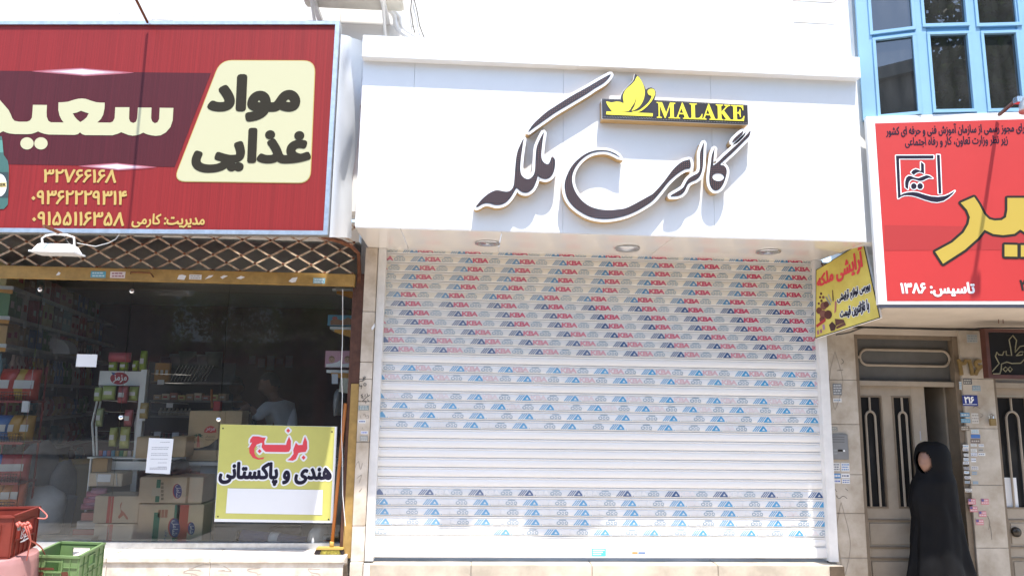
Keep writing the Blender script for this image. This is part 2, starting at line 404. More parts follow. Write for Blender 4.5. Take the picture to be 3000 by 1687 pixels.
# ------------------------------------------------------------------ middle shop: fascia, cornice, soffit
FY = 5.2
f5 = FP(FY)
mid = thing('panelled_facade', 'white panelled shop front with projecting fascia above the closed roller shutter', 'shop front')
X0, X1, ZS, ZC, ZT = -.885, 3.08, 3.15, 4.478, 4.655
jx = [X0, f5.pix(1212, 280)[0], f5.pix(1650, 400)[0], f5.pix(2086, 400)[0], X1]
for a, b in zip(jx[:-1], jx[1:]):
    box('fascia_panel', M['white'], mid, a+.0007, b-.0007, FY, FY+.03, ZS+.002, ZC+.03, bevel=.0015)
box('fascia_core', M['rail'], mid, X0+.004, X1-.004, FY+.03, 5.42, ZS+.03, ZT-.03)
cx = [X0, f5.pix(1690, 200)[0], X1]
for a, b in zip(cx[:-1], cx[1:]):
    box('cornice_panel', M['white'], mid, a-.001, b-.002, FY-.072, FY+.10, ZC, ZT, bevel=.002)
sj = [X0, -.545, 0.22, 1.55, X1]
sk = [(-.545, -.60), (0.55, .36), (1.78, 1.60)]
for a, b in zip(sj[:-1], sj[1:]):
    box('soffit_panel', M['soffit'], mid, a+.0015, b-.0015, FY+.002, 6.0, ZS-.004, ZS+.02)
box('return_panel', M['white'], mid, X0+.002, X0+.03, FY+.031, 6.0, ZS+.021, ZC)
box('return_panel', M['white'], mid, X1-.03, X1-.002, FY+.031, 6.0, ZS+.021, ZC)
# recessed downlights in the soffit
for i, (px_, py_, lab) in enumerate(((1428, 711, 'round chrome downlight at the left end of the white soffit'), (1838, 725, 'round steel ringed downlight in the middle of the white soffit'), (2251, 736, 'round chrome downlight at the right end of the white soffit'))):
    c = at(px_, py_, Z=ZS-.004); t = thing('downlight', lab, 'light', 'downlights in the shop soffit'); t.location = c
    q = lambda pr: [(r, z) for r, z in pr]
    MB().lathe([(.066, 0), (.098, -.001), (.103, -.008), (.098, -.013 if i != 1 else -.02), (.07, -.012), (.064, -.002)], (0, 0, 0), 32).build('ring', M['chrome'] if i != 1 else M['steel'], t, smooth=True)
    MB().lathe([(.0655, -.001), (.055, -.0045), (.03, -.0055), (.0005, -.006)], (0, 0, 0), 24).build('reflector', M['chrome'] if i != 1 else M['ledwhite'], t, smooth=True)
    if i != 1:
        MB().lathe([(.012, -.005), (.012, -.011), (.007, -.013)], (0, 0, 0), 12).build('bulb', M['ledwhite'], t, smooth=True)

# ------------------------------------------------------------------ roller shutter
sh = thing('roller_shutter', 'closed white roller shutter with rows of blue and red printed logos', 'shutter')
SX0, SX1, PITCHZ, ZR0 = -.76, 3.06, .07772, 3.068
prof = [(.012, 0), (.004, .003), (-.001, .012), (-.004, .028), (-.0035, .046), (0, .058), (.006, .062), (.006, .0635), (-.001, .0655), (-.003, .070), (-.001, .0745), (.012, .0767)]
sv = [(0, y, z) for y, z in prof]
me_s = MB()
n = len(prof)
me_s.add([(SX0, 5.99+y, z) for y, z in prof]+[(SX1, 5.99+y, z) for y, z in prof], [(i, n+i, n+i+1, i+1) for i in range(n-1)])
s0 = me_s.build('slat', M['slat'], sh); s0.data.shade_smooth()
zc = .032                                                 # print centre above a slat's foot
slats = {}
for r_ in range(-1, 30):
    o = s0 if r_ == -1 else s0.copy()
    if r_ != -1: COL.objects.link(o); o.parent = sh
    o.location = (0, 0, ZR0-r_*PITCHZ-zc); slats[r_] = o
zb = ZR0-29*PITCHZ-zc
for k in range(1, 2):
    o = s0.copy(); COL.objects.link(o); o.parent = sh; o.location = (0, 0, zb-PITCHZ)
    slats[29+k] = o
box('bottom_bar', M['slat'], sh, SX0, SX1, 5.97, 6.01, .618, zb-PITCHZ-.001, bevel=.006)
box('backing', M['dark'], sh, SX0, SX1, 6.014, 6.03, .62, 3.2)
# printed logo: slanted bars and a triangular A in blue, KBA in red, a small grey-blue badge
def fade(name, col, a, b, zlo, zhi, white=(.74, .735, .73)):
    m_ = mat(name, col, .45); n_ = m_.node_tree; p_ = n_.nodes['Principled BSDF']
    g = n_.nodes.new('ShaderNodeNewGeometry'); s_ = n_.nodes.new('ShaderNodeSeparateXYZ'); n_.links.new(g.outputs['Position'], s_.inputs[0])
    mz = n_.nodes.new('ShaderNodeMapRange'); mz.inputs[1].default_value = zlo; mz.inputs[2].default_value = zhi; mz.inputs[3].default_value = a; mz.inputs[4].default_value = b
    n_.links.new(s_.outputs[2], mz.inputs[0])
    mx_ = n_.nodes.new('ShaderNodeMapRange'); mx_.inputs[1].default_value = -.8; mx_.inputs[2].default_value = 3.1; mx_.inputs[3].default_value = -.10; mx_.inputs[4].default_value = .10
    n_.links.new(s_.outputs[0], mx_.inputs[0])
    nz = n_.nodes.new('ShaderNodeTexNoise'); nz.inputs['Scale'].default_value = 4; n_.links.new(g.outputs['Position'], nz.inputs['Vector'])
    mn = n_.nodes.new('ShaderNodeMapRange'); mn.inputs[3].default_value = -.16; mn.inputs[4].default_value = .16; n_.links.new(nz.outputs[0], mn.inputs[0])
    ad = n_.nodes.new('ShaderNodeMath'); n_.links.new(mz.outputs[0], ad.inputs[0]); n_.links.new(mx_.outputs[0], ad.inputs[1])
    ad2 = n_.nodes.new('ShaderNodeMath'); ad2.use_clamp = True; n_.links.new(ad.outputs[0], ad2.inputs[0]); n_.links.new(mn.outputs[0], ad2.inputs[1])
    mm = n_.nodes.new('ShaderNodeMix'); mm.data_type = 'RGBA'; mm.inputs[6].default_value = (*white, 1); mm.inputs[7].default_value = (*col, 1)
    n_.links.new(ad2.outputs[0], mm.inputs[0]); n_.links.new(mm.outputs[2], p_.inputs['Base Color'])
    return m_
PB = fade('print_blue', (.06, .22, .42), .80, .92, .7, 3.0); PBD = fade('print_blue_dark', (.035, .09, .22), .9, .95, .7, 3.0)
PBL = fade('print_blue_bleached', (.05, .30, .55), .85, .95, .7, 2.2); PR = fade('print_red', (.50, .05, .12), -.02, .92, 1.72, 2.55); PG = fade('print_badge', (.12, .24, .34), .75, .85, .7, 3.0)
UW = .352
def unit():
    b, rr, g = [], [], []
    for k in range(3): x = .0+k*.0162; b.append([(x, 0), (x+.0085, 0), (x+.0435, .043), (x+.035, .043)])
    b.append([(.056, 0), (.087, .043), (.098, .043), (.131, 0), (.112, 0), (.108, .006), (.081, .006), (.0775, 0)])
    b[-1] = [(.0515, 0), (.086, .043), (.097, .043), (.131, 0)]
    hole = [(.081, .009), (.106, .009), (.0935, .027)]
    b.append([(.134, 0), (.142, 0), (.142, .005), (.134, .005)])
    for ch, x0, x1 in (('K', .124, .165), ('B', .166, .203), ('A', .199, .246)):
        for L, H in glyphs(ch):
            xs = [q[0] for q in L]; ys = [q[1] for q in L]; f_ = lambda q: (x0+(q[0]-min(xs))/(max(xs)-min(xs))*(x1-x0), .006+(q[1]-min(ys))/(max(ys)-min(ys))*.033)
            rr.append([[f_(q) for q in L]]+[[f_(q) for q in h] for h in H])
    g.append(([(.272, .036), (.328, .036), (.331, .043), (.275, .043)], []))
    for cx_, rx in ((.272, .017), (.303, .010), (.332, .013)):
        g.append((ell(cx_, .018, rx, .0125, 12), [ell(cx_, .018, rx*.62, .0075, 12)]))
    g.append(([(.15, .0005), (.345, .0005), (.345, .003), (.15, .003)], []))
    return b, hole, rr, g
UB, UH, UR, UG = unit()
URM = []
for LL in UR:
    tm = MB(); fillw(tm, PL((0, 0, 0), (1, 0, 0), (0, 0, 1)), LL, .0026, 0); URM.append(([(v[0], v[2]) for v in tm.v], tm.f))
starts = {-1: 1180, 0: 1202, 1: 1186, 2: 1175, 3: 1165, 4: 1130, 5: 1143, 6: 1167, 7: 1181, 8: 1206, 9: 1235, 10: 1122, 12: 1172, 13: 1226, 15: 1224, 16: 1148, 17: 1229, 18: 1210, 25: 1224, 26: 1238, 27: 1241, 28: 1242, 29: 1150}
sp = FP(5.9855)
def clipx(L, lo, hi):
    for s_, lim in ((1, lo), (-1, hi)):
        o_ = []
        for i in range(len(L)):
            p, q = L[i-1], L[i]; a, b = s_*(p[0]-lim) >= 0 if s_ > 0 else p[0] <= lim, s_*(q[0]-lim) >= 0 if s_ > 0 else q[0] <= lim
            if a != b:
                t = (lim-p[0])/(q[0]-p[0]); o_.append((lim, p[1]+t*(q[1]-p[1])))
            if b: o_.append(q)
        L = o_
        if len(L) < 3: return None
    return L
class Curved(PL):                                         # print follows the bulge of a slat
    def pt(s, a, b, d=0): return Vector((a, 5.99-.0052-d, b))
for r_, sx in starts.items():
    ox = sp.pix(sx, 761+27.3*r_)[0]; cv = Curved((0, 0, 0), (1, 0, 0), (0, 0, 1)); z0 = .0115
    mb, mr, mg = MB(), MB(), MB()
    rowstep = .4105*(1+random.uniform(-.004, .004)); hide = (r_ == 29)
    for k in range(-2, 11):
        x0 = ox+k*rowstep
        if x0 > SX1 or x0+UW < SX0: continue
        if hide and random.random() < .15: continue
        f_ = lambda L: [(x0+a*1.06, z0+b*1.06) for a, b in L]
        cl = lambda L: clipx(L, SX0+.01, SX1-.01)
        for j, L in enumerate(UB):
            L = cl(f_(L))
            if L:
                whole = j == 3 and all(abs(q[0]-(x0+p[0]*1.02)) < 1e-6 for q, p in zip(L, f_(UB[3])) if 0) and x0+.05 > SX0 and x0+.14 < SX1
                mb.poly(cv, L, [f_(UH)] if j == 3 and x0+.05 > SX0+.02 and x0+.14 < SX1-.02 else [], .0002*(j % 2))
        for pv_, pf_ in URM:
            q_ = [(x0+a*1.06, z0+b*1.06) for a, b in pv_]; ok = [SX0+.01 < p[0] < SX1-.01 for p in q_]
            mr.add([cv.pt(a, b, .0005) for a, b in q_], [t_ for t_ in pf_ if all(ok[i] for i in t_)])
        for j, (L, H) in enumerate(UG):
            inside = min(a for a, b in f_(L)) > SX0+.012 and max(a for a, b in f_(L)) < SX1-.012
            L2 = cl(f_(L))
            if L2: mg.poly(cv, L2, [f_(h) for h in H] if inside else [], .0003+.0002*(j % 2))
    par = slats[r_]
    tint = (.70, .66, .58) if r_ < 5 else (.63, .63, .62) if r_ < 11 else (.66, .67, .68) if r_ == 25 else (.73, .73, .73)  # printed ground's own tint, plus soffit shade put into the upper rows
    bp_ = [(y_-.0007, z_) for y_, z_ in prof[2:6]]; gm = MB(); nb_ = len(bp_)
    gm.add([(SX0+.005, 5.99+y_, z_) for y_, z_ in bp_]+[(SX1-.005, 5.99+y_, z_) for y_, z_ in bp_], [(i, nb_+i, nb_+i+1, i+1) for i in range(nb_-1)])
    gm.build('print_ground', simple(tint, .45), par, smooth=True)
    mb.build('blue_print', PBD if 5 <= r_ <= 10 or r_ == 25 else (PB if r_ < 12 else PBL), par, kind='stuff')
    mr.build('red_print', PR, par, kind='stuff'); mg.build('badge_print', PG, par, kind='stuff')
# guide rails
for nm, a, b in (('left', -.798, -.732), ('right', 3.02, 3.095)):
    g = MB().box(a, b, 5.925, 5.945, .60, ZS-.006).box(a, a+.012, 5.945, 6.04, .60, ZS-.006).box(b-.012, b, 5.945, 6.04, .60, ZS-.006)
    g.build('guide_rail', M['rail'], sh)
# stickers on the bottom bar
bb = FP(5.969)
st = prect('sticker', simple((.10, .55, .60)), sh, bb, 1733, 1606, 1775, 1628, 0, .001)
for k in range(3): prect('sticker_line', M['pwhite'], st, bb, 1737, 1609+k*6, 1771-5*k, 1612+k*6, .001, .0016)
st = prect('sticker', simple((.74, .68, .68)), sh, bb, 1805, 1604, 1842, 1622, 0, .001)
for k in range(2): prect('sticker_line', simple((.68, .35, .35)), st, bb, 1808, 1607+k*7, 1838-9*k, 1609+k*7, .001, .0016)
st = prect('sticker', simple((.70, .66, .6)), sh, bb, 1850, 1614, 1892, 1623, 0, .001)
prect('sticker_line', simple((.70, .25, .06)), st, bb, 1852, 1616, 1868, 1621, .001, .0016); prect('sticker_line', simple((.10, .2, .4)), st, bb, 1870, 1616, 1890, 1621, .001, .0016)
st = prect('sticker', simple((.66, .62, .56)), sh, bb, 1107, 1610, 1138, 1625, 0, .001)

# threshold below the shutter
th = thing('shutter_threshold', 'cream stone threshold running below the roller shutter', 'threshold')
tz = [(-.80, 0.05), (0.05, 1.02), (1.02, 2.05), (2.05, 3.1)]
for a, b in tz: box('stone_slab', M['stone'], th, a+.002, b-.002, 5.86, 6.1, .13, .585, bevel=.004)
box('recess_shade_patch', M['stain_and_shade'], th, 2.98, 3.10, 5.852, 5.858, .14, .58)  # dark plate before the slab; its colour stands for the gap's shade
box('bracket', M['rail'], th, -.79, -.745, 5.84, 5.858, .3, .60)

# ------------------------------------------------------------------ channel lettering on the fascia
LD = .085
def channel(name, label, pieces, holes=None, dots=True):
    t = thing(name, label, 'sign lettering', 'raised letters on the white fascia')
    pf = PL((0, FY-LD, 0), (1, 0, 0), (0, 0, 1))
    for j, P in enumerate(pieces):
        L = smooth([pf.pix(*q) for q in P], 3); O = off(L, .021)
        H = [[pf.pix(*q) for q in h] for h in (holes or {}).get(j, [])]
        fr = MB().poly(pf, O, [], 0, -.012).build('letter_face', M['ledwhite'], t)
        MB().poly(pf, off(L, .018), [], -.012, -LD+.004).build('letter_side', M['gold'], t)
        fi = MB().poly(pf, L, H, .003, .0).build('letter_inlay', M['charcoal'], fr)
        if dots:                                          # the small unlit diodes
            xs = [q[0] for q in L]; ys = [q[1] for q in L]; db = MB(); y = min(ys)
            IN = off(L, -.006)
            def inside(x, y, LL):
                ins = False
                for i in range(len(LL)):
                    (x1, y1), (x2, y2) = LL[i], LL[i-1]
                    if (y1 > y) != (y2 > y) and x < (x2-x1)*(y-y1)/(y2-y1)+x1: ins = not ins
                return ins
            while y < max(ys):
                x = min(xs)
                while x < max(xs):
                    if inside(x, y, IN) and not any(inside(x, y, h) for h in H):
                        P_ = pf.pt; r = .0022
                        db.add([P_(x-r, y-r, .0042), P_(x+r, y-r, .0042), P_(x+r, y+r, .0042), P_(x-r, y+r, .0042)], [(0, 1, 2, 3)])
                    x += .0155
                y += .0155
            if db.v: db.build('diode_dots', M['led'], fr, kind='stuff')
    return t
A1 = crop([(808, 1000), (880, 890), (985, 790), (1080, 710), (1180, 645), (1400, 505), (1642, 370)], 1380, 180, 4.83)+crop([(0, 240), (130, 165), (262, 97), (235, 155), (180, 215), (110, 265), (0, 330)], 1740, 200, 5.367)+crop([(1642, 460), (1400, 605), (1200, 725), (1000, 865), (880, 950)], 1380, 180, 4.83)
A2 = crop([(70, 1095), (90, 1060), (160, 980), (250, 905), (350, 860), (430, 868), (500, 880), (560, 860), (595, 810), (610, 740), (620, 600), (635, 430), (655, 320), (690, 230), (742, 128), (735, 200), (720, 300), (705, 420), (697, 540), (705, 620), (735, 670), (790, 700), (840, 690), (885, 640), (905, 560), (910, 450), (920, 300), (945, 200), (1028, 38), (1015, 150), (1000, 280), (995, 380), (1010, 440), (1050, 480), (1090, 490), (1115, 455), (1140, 388), (1165, 395), (1190, 440), (1185, 540), (1160, 620), (1120, 675), (1060, 700), (1000, 690), (965, 672), (945, 658), (930, 710), (900, 790), (860, 850), (800, 890), (740, 890), (690, 865), (645, 828), (610, 880), (560, 960), (500, 1025), (430, 1060), (350, 1068), (300, 1055), (230, 1040), (160, 1055), (105, 1088)], 1380, 380, 4.83)
A3 = crop([(2105, 390), (2040, 340), (1950, 303), (1850, 290), (1740, 300), (1620, 345), (1510, 425), (1420, 525), (1355, 650), (1325, 760), (1330, 870), (1365, 980), (1440, 1080), (1540, 1160), (1660, 1225), (1800, 1260), (1940, 1265), (2080, 1245), (2222, 1205)], 1380, 380, 4.83)+[(1868, 617)]+crop([(0, 1230), (80, 1165), (180, 1050), (300, 900), (420, 790), (500, 735), (560, 705), (628, 690), (640, 640), (625, 562), (590, 565), (510, 590), (430, 650), (350, 735), (250, 870), (150, 990), (60, 1080), (0, 1115)], 1900, 360, 5.175)+crop([(2222, 1100), (2080, 1130), (1940, 1140), (1800, 1125), (1680, 1085), (1580, 1015), (1500, 920), (1450, 820), (1430, 720), (1440, 620), (1480, 530), (1540, 450), (1620, 380), (1720, 330), (1840, 308), (1940, 315), (2030, 350)], 1380, 380, 4.83)
A4 = crop([(838, 302), (833, 420), (830, 540), (820, 680), (800, 760), (770, 820), (720, 865), (660, 890), (610, 920), (580, 960), (550, 1030), (500, 1085), (430, 1110), (332, 1113), (370, 1080), (450, 1035), (520, 985), (550, 935), (580, 880), (620, 835), (690, 795), (750, 760), (775, 700), (778, 600), (778, 480), (800, 390)], 1900, 360, 5.175)
A5 = crop([(999, 388), (960, 490), (945, 600), (930, 720), (920, 820), (925, 910), (950, 980), (990, 1020), (1030, 1025), (1080, 1000), (1130, 930), (1165, 840), (1185, 750), (1175, 690), (1140, 650), (1085, 634), (1160, 560), (1280, 450), (1400, 330), (1500, 230), (1530, 190), (1544, 122), (1480, 190), (1380, 290), (1260, 400), (1140, 510), (1060, 590), (990, 643), (980, 636), (988, 520), (995, 440)], 1900, 360, 5.175)
A6 = crop([(1435, 125), (1425, 165), (1390, 210), (1320, 275), (1267, 298), (1290, 250), (1350, 190), (1400, 150)], 1900, 360, 5.175)
hole5 = crop(ell(1055, 825, 88, 60, 24), 1900, 360, 5.175)
channel('raised_lettering', 'raised black calligraphic word with a long slanted top stroke, left on the fascia', [A1, A2])
channel('raised_lettering', 'raised black calligraphic word with a big open curl, right on the fascia', [A3, A4, A5, A6], {2: [hole5]})
# small black sign with yellow butterfly and MALAKE
t = thing('raised_logo_sign', 'small black box sign with a yellow butterfly and yellow MALAKE lettering', 'sign')
pf = PL((0, FY-.10, 0), (1, 0, 0), (0, 0, 1)); c3 = lambda P: crop(P, 1740, 200, 5.367)
OUT = c3([(130, 480), (280, 486), (420, 490), (430, 430), (460, 370), (530, 290), (600, 220), (630, 170), (645, 88), (700, 130), (760, 220), (800, 300), (815, 338), (850, 315), (900, 305), (950, 330), (975, 380), (970, 440), (945, 500), (1400, 522), (2415, 578), (2425, 882), (135, 785)])
L = [pf.pix(*q) for q in OUT]
fr = MB().poly(pf, L, [], 0, -.01).build('face', M['charcoal'], t)
MB().poly(pf, off(L, .004), [], -.010, -.014).build('edge', M['ledwhite'], t)
MB().poly(pf, off(L, .001), [], -.014, -.097).build('side', M['gold'], t)
W1 = smooth(c3([(680, 128), (735, 190), (780, 280), (800, 380), (785, 480), (745, 570), (680, 640), (590, 678), (630, 610), (655, 530), (665, 458), (635, 550), (590, 615), (545, 680), (420, 690), (300, 692), (255, 650), (220, 600), (190, 527), (270, 545), (350, 530), (420, 538), (466, 553), (455, 480), (460, 420), (500, 340), (580, 270), (640, 205)]), 2)
poly('wing', M['yel'], t, pf, W1, .004)
poly('base_bar', M['yel'], t, pf, c3([(195, 685), (925, 715), (920, 765), (190, 735)]), .0052)
poly('antenna', M['yel'], t, pf, smooth(c3([(840, 385), (850, 350), (895, 328), (945, 345), (960, 395), (950, 440), (905, 525), (830, 610), (740, 680), (660, 703), (590, 690), (690, 675), (760, 630), (840, 560), (890, 490), (902, 440), (865, 430)]), 2), .0046)
text('lettering', '𝐌𝐀𝐋𝐀𝐊𝐄', pf, (1923.5, 299.7, 2180.6, 355.6), M['yel'], t, bold=.012, d=.004)
db = MB()
for q0, q1, N in (((150, 490), (415, 497), 12), ((990, 516), (2400, 590), 60), ((270, 755), (900, 785), 26), ((160, 770), (2400, 868), 90)):
    for i in range(N):
        a, b = pf.pix(*c3([(q0[0]+(q1[0]-q0[0])*i/(N-1), q0[1]+(q1[1]-q0[1])*i/(N-1))])[0]); r = .0018; P_ = pf.pt
        db.add([P_(a-r, b-r, .0026), P_(a+r, b-r, .0026), P_(a+r, b+r, .0026), P_(a-r, b+r, .0026)], [(0, 1, 2, 3)])
db.build('diode_dots', mat('diode_pale', (.5, .5, .48), .4), t, kind='stuff')

# ------------------------------------------------------------------ upper walls
ub = thing('upper_facade', 'plain white upper wall of the building above the shop signs', 'wall')
box('wall', M['plaster'], ub, -7, 7.5, 5.775, 6.05, 3.42, 8.5)
zt = 4.35
tw, thh = .62, .245
for i in range(-12, 9):
    for j in range(8):
        x = 3.148+i*tw-.0
        if j < 1 and x < -4: continue
        if x > 5 or x < -4.3 or zt+j*thh > 6.1: continue
        box('tile', M['tile'], ub, x-tw+.0012, x-.0012, 5.75, 5.776, zt+j*thh+.0012, zt+(j+1)*thh-.0012)
box('added_pier', M['plaster'], ub, 3.086, 3.45, 5.29, 5.749, 3.17, 4.66)  # pier added to cut the bay's shadow and a sun sliver on the shutter
wd_ = [(-.4, 5.748), (3.45, 5.29), (3.45, 5.748)]; MB().loft([[(x, y, 4.661) for x, y in wd_], [(x, y, 8.4) for x, y in wd_]]).build('wall', M['plaster'], ub)  # wall slant made up so bay and pier leave no shadow strip
wpl = PL((-.4, 5.747, 0), (3.85, -.458, 0), (0, 0, 1))
for P_ in ([(2440, -5), (2444, 130)], [(2322, 2), (2438, 8)], [(2324, 65), (2444, 71)], [(2440, 8), (2462, -8)]): MB().tube([wpl.pt(*wpl.pix(*q), .0) for q in P_], .0022, 4).build('tile_joint', M['marble'], ub)
# scribble of old paint on the wall above the red signboard
wp = FP(5.749)
text('painted_mark', 'باستانی', wp, (432, 44, 508, 64), simple((.62, .60, .60)), ub, d=.001)

# ------------------------------------------------------------------ left red signboard
pR, pL_ = at(988, 72, Z=4.75), at(0, 72, Z=4.75)
sg = PL((pR.x, pR.y, 0), (pR.x-pL_.x, pR.y-pL_.y, 0), (0, 0, 1))
zT, zB = 4.75, 3.09
sb = thing('shop_signboard', 'large red and maroon shop signboard with cream lettering and metal frame', 'sign')
M['ribred'] = mat('ribbed_red', (.27, .017, .017), .6, var=.22, scale=3, bump=.12, stretch=(30, 30, .12), spec=.3)
M['ribmar'] = mat('ribbed_maroon', (.085, .009, .015), .6, var=.22, scale=3, bump=.1, stretch=(30, 30, .12), spec=.3)
SW = 3.3
MB().pbox(sg, -SW, 0, zB, zT, -.03, 0).build('panel', M['ribred'], sb)
for nm, a0, a1, b0, b1 in (('t', -SW, .02, zT-.008, zT+.022), ('b', -SW, .02, zB-.022, zB+.012), ('r', -.012, .022, zB-.0215, zT+.0215)):
    MB().pbox(sg, a0, a1, b0, b1, -.06 if nm != 'r' else -.0605, .014 if nm != 'r' else .0145).build('frame_bar', M['steel'], sb, bevel=.002)
S = lambda x, y: sg.pix(x, y)
poly('maroon_band', M['ribmar'], sb, sg, [(-200, 206), (618, 215), (512, 490), (-200, 478)], .0012)
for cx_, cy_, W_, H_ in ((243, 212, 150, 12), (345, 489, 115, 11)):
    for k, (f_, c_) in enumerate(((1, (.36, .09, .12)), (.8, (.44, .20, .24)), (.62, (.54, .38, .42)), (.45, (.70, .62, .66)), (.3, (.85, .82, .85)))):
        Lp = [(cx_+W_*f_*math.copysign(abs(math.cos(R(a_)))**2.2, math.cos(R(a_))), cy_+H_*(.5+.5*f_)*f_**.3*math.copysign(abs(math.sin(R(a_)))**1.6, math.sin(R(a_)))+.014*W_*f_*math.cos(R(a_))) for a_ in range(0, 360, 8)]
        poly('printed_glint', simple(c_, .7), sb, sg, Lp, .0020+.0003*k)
cb = [(560+87, 179), (923, 180), (908, 536), (510, 531)]
def rounded(P, r, n=6):
    out = []
    for i in range(len(P)):
        p0, p, p1 = Vector(P[i-1]), Vector(P[i]), Vector(P[(i+1) % len(P)])
        a = p+(p0-p).normalized()*r; b = p+(p1-p).normalized()*r
        for k in range(n+1):
            t = k/n; out.append(tuple((1-t)**2*a+2*t*(1-t)*p+t*t*b))
    return out
poly('cream_panel', M['creamyel'], sb, sg, rounded(cb, 34), .0022, o=.006)
poly('cream_panel', M['cream'], sb, sg, rounded(cb, 34), .0034)
BK = mat('print_olive_black', (.03, .026, .018), .8, spec=.15)
text('lettering', 'مواد', sg, (624, 227, 868, 350), BK, sb, bold=.07, d=.0050)
text('lettering', 'غذایی', sg, (577, 382, 902, 502), BK, sb, bold=.06, d=.0050)
SAI = crop([(2340, 172), (2330, 340), (2300, 430), (2240, 500), (2170, 540), (2100, 548), (2040, 540), (1980, 525), (1935, 503), (1890, 525), (1840, 540), (1790, 545), (1730, 535), (1680, 515), (1637, 498), (1590, 520), (1520, 540), (1150, 538), (1110, 525), (1082, 500), (1055, 525), (1010, 535), (660, 530), (600, 520), (555, 505), (517, 487), (480, 505), (430, 520), (370, 525), (210, 524), (130, 515), (90, 503), (47, 485), (0, 510), (-150, 525), (-420, 520), (-440, 360), (-150, 355), (-120, 300), (-200, 120), (-330, -60), (-180, -150), (-60, -10), (0, 62), (60, 130), (120, 200), (150, 260), (170, 310), (200, 345), (260, 357), (370, 357), (410, 340), (435, 300), (442, 220), (447, 130), (637, 132), (632, 230), (635, 290), (655, 345), (690, 365), (862, 367), (830, 325), (805, 270), (790, 200), (792, 97), (850, 95), (920, 88), (1000, 62), (1060, 48), (1110, 45), (1160, 50), (1230, 75), (1300, 95), (1350, 100), (1415, 101), (1412, 180), (1395, 260), (1365, 320), (1315, 368), (1490, 369), (1525, 355), (1548, 310), (1557, 163), (1748, 163), (1743, 320), (1760, 360), (1800, 375), (1835, 358), (1852, 310), (1862, 167), (2045, 168), (2040, 310), (2055, 355), (2090, 378), (2125, 365), (2148, 320), (2155, 170)], 0, 280, 4.6)
HS = crop([(985, 245), (1040, 235), (1095, 210), (1150, 230), (1200, 245), (1170, 300), (1130, 335), (1087, 362), (1040, 325), (1010, 290)], 0, 280, 4.6)
poly('lettering', M['cream'], sb, sg, SAI, .0034, holes=[HS])
for cx_ in (368, 556): poly('letter_dot', M['cream'], sb, sg, crop(ell(cx_, 649, 90, 82, 24), 0, 280, 4.6), .0034)
text('phone_number', '۳۲۷۶۶۱۶۸', sg, (131, 497, 340, 536), M['creamyel'], sb, bold=.035, d=.0034)
text('phone_number', '۰۹۳۶۲۲۲۹۳۱۴', sg, (97, 559, 369, 600), M['creamyel'], sb, bold=.035, d=.0034)
text('phone_number', '۰۹۱۵۵۱۱۶۳۵۸', sg, (99, 621, 363, 662), M['creamyel'], sb, bold=.035, d=.0034)
text('manager_name', 'مدیریت: کارمی', sg, (390, 627, 598, 668), M['creamyel'], sb, bold=.03, d=.0034)
# printed bottle at the left edge
bt = poly('printed_bottle', simple((.05, .13, .11)), sb, sg, [(-30, 400), (6, 400), (8, 412), (12, 455), (24, 472), (27, 490), (26, 560), (24, 600), (12, 613), (-50, 613), (-60, 480), (-40, 455)], .0034)
poly('bottle_label', simple((.03, .05, .05)), bt, sg, [(-40, 505), (26, 505), (25, 580), (-40, 580)], .0042)
poly('bottle_label', M['pwhite'], bt, sg, ell(0, 543, 21, 33, 20), .005)
poly('bottle_label', simple((.70, .55, .2)), bt, sg, [(-20, 537), (20, 535), (20, 549), (-20, 551)], .0056)
text('label_text', 'TER', bt, None, None, None) if 0 else text('label_text', 'TER', sg, (-6, 538, 18, 547), M['black'], bt, d=.0062, bold=.05)
poly('bottle_neck_ring', simple((.10, .26, .22)), bt, sg, [(-20, 412), (8, 412), (11, 448), (-22, 448)], .0042)
# white sheet wrapped round the side of the signboard
def sheet(name, edgeF, edgeB, n=14, m_=8, amp=.02):
    mb = MB(); vs = []
    for i in range(n+1):
        t = i/n
        for j in range(m_+1):
            s = j/m_; k = t*(len(edgeF)-1); a = min(int(k), len(edgeF)-2); f_ = k-a
            p = edgeF[a].lerp(edgeF[a+1], f_).lerp(edgeB[a].lerp(edgeB[a+1], f_), s)
            w_ = amp*math.sin(math.pi*s)
            p = p+Vector((w_*noise.noise(Vector((t*5, s*2.2, 3)))*1.6+w_*.5*math.sin(s*7+t*9), 0, w_*noise.noise(Vector((t*4+9, s*3, 1)))))
            vs.append(p)
    fs = [(i*(m_+1)+j, i*(m_+1)+j+1, (i+1)*(m_+1)+j+1, (i+1)*(m_+1)+j) for i in range(n) for j in range(m_)]
    return mb.add(vs, fs)
eF = [Vector((pR.x+.028, pR.y+.02, z)) for z in (4.68, 4.3, 3.9, 3.5, 3.06)]
eB = [at(x, y, Y=yy) for x, y, yy in ((1066, 121, 5.72), (1058, 250, 5.73), (1050, 400, 5.74), (1032, 520, 5.74), (1030, 697, 5.74))]
o = sheet('side_sheet', eF, eB, 24, 12, .014).build('side_sheet', M['sheet'], sb, smooth=True)
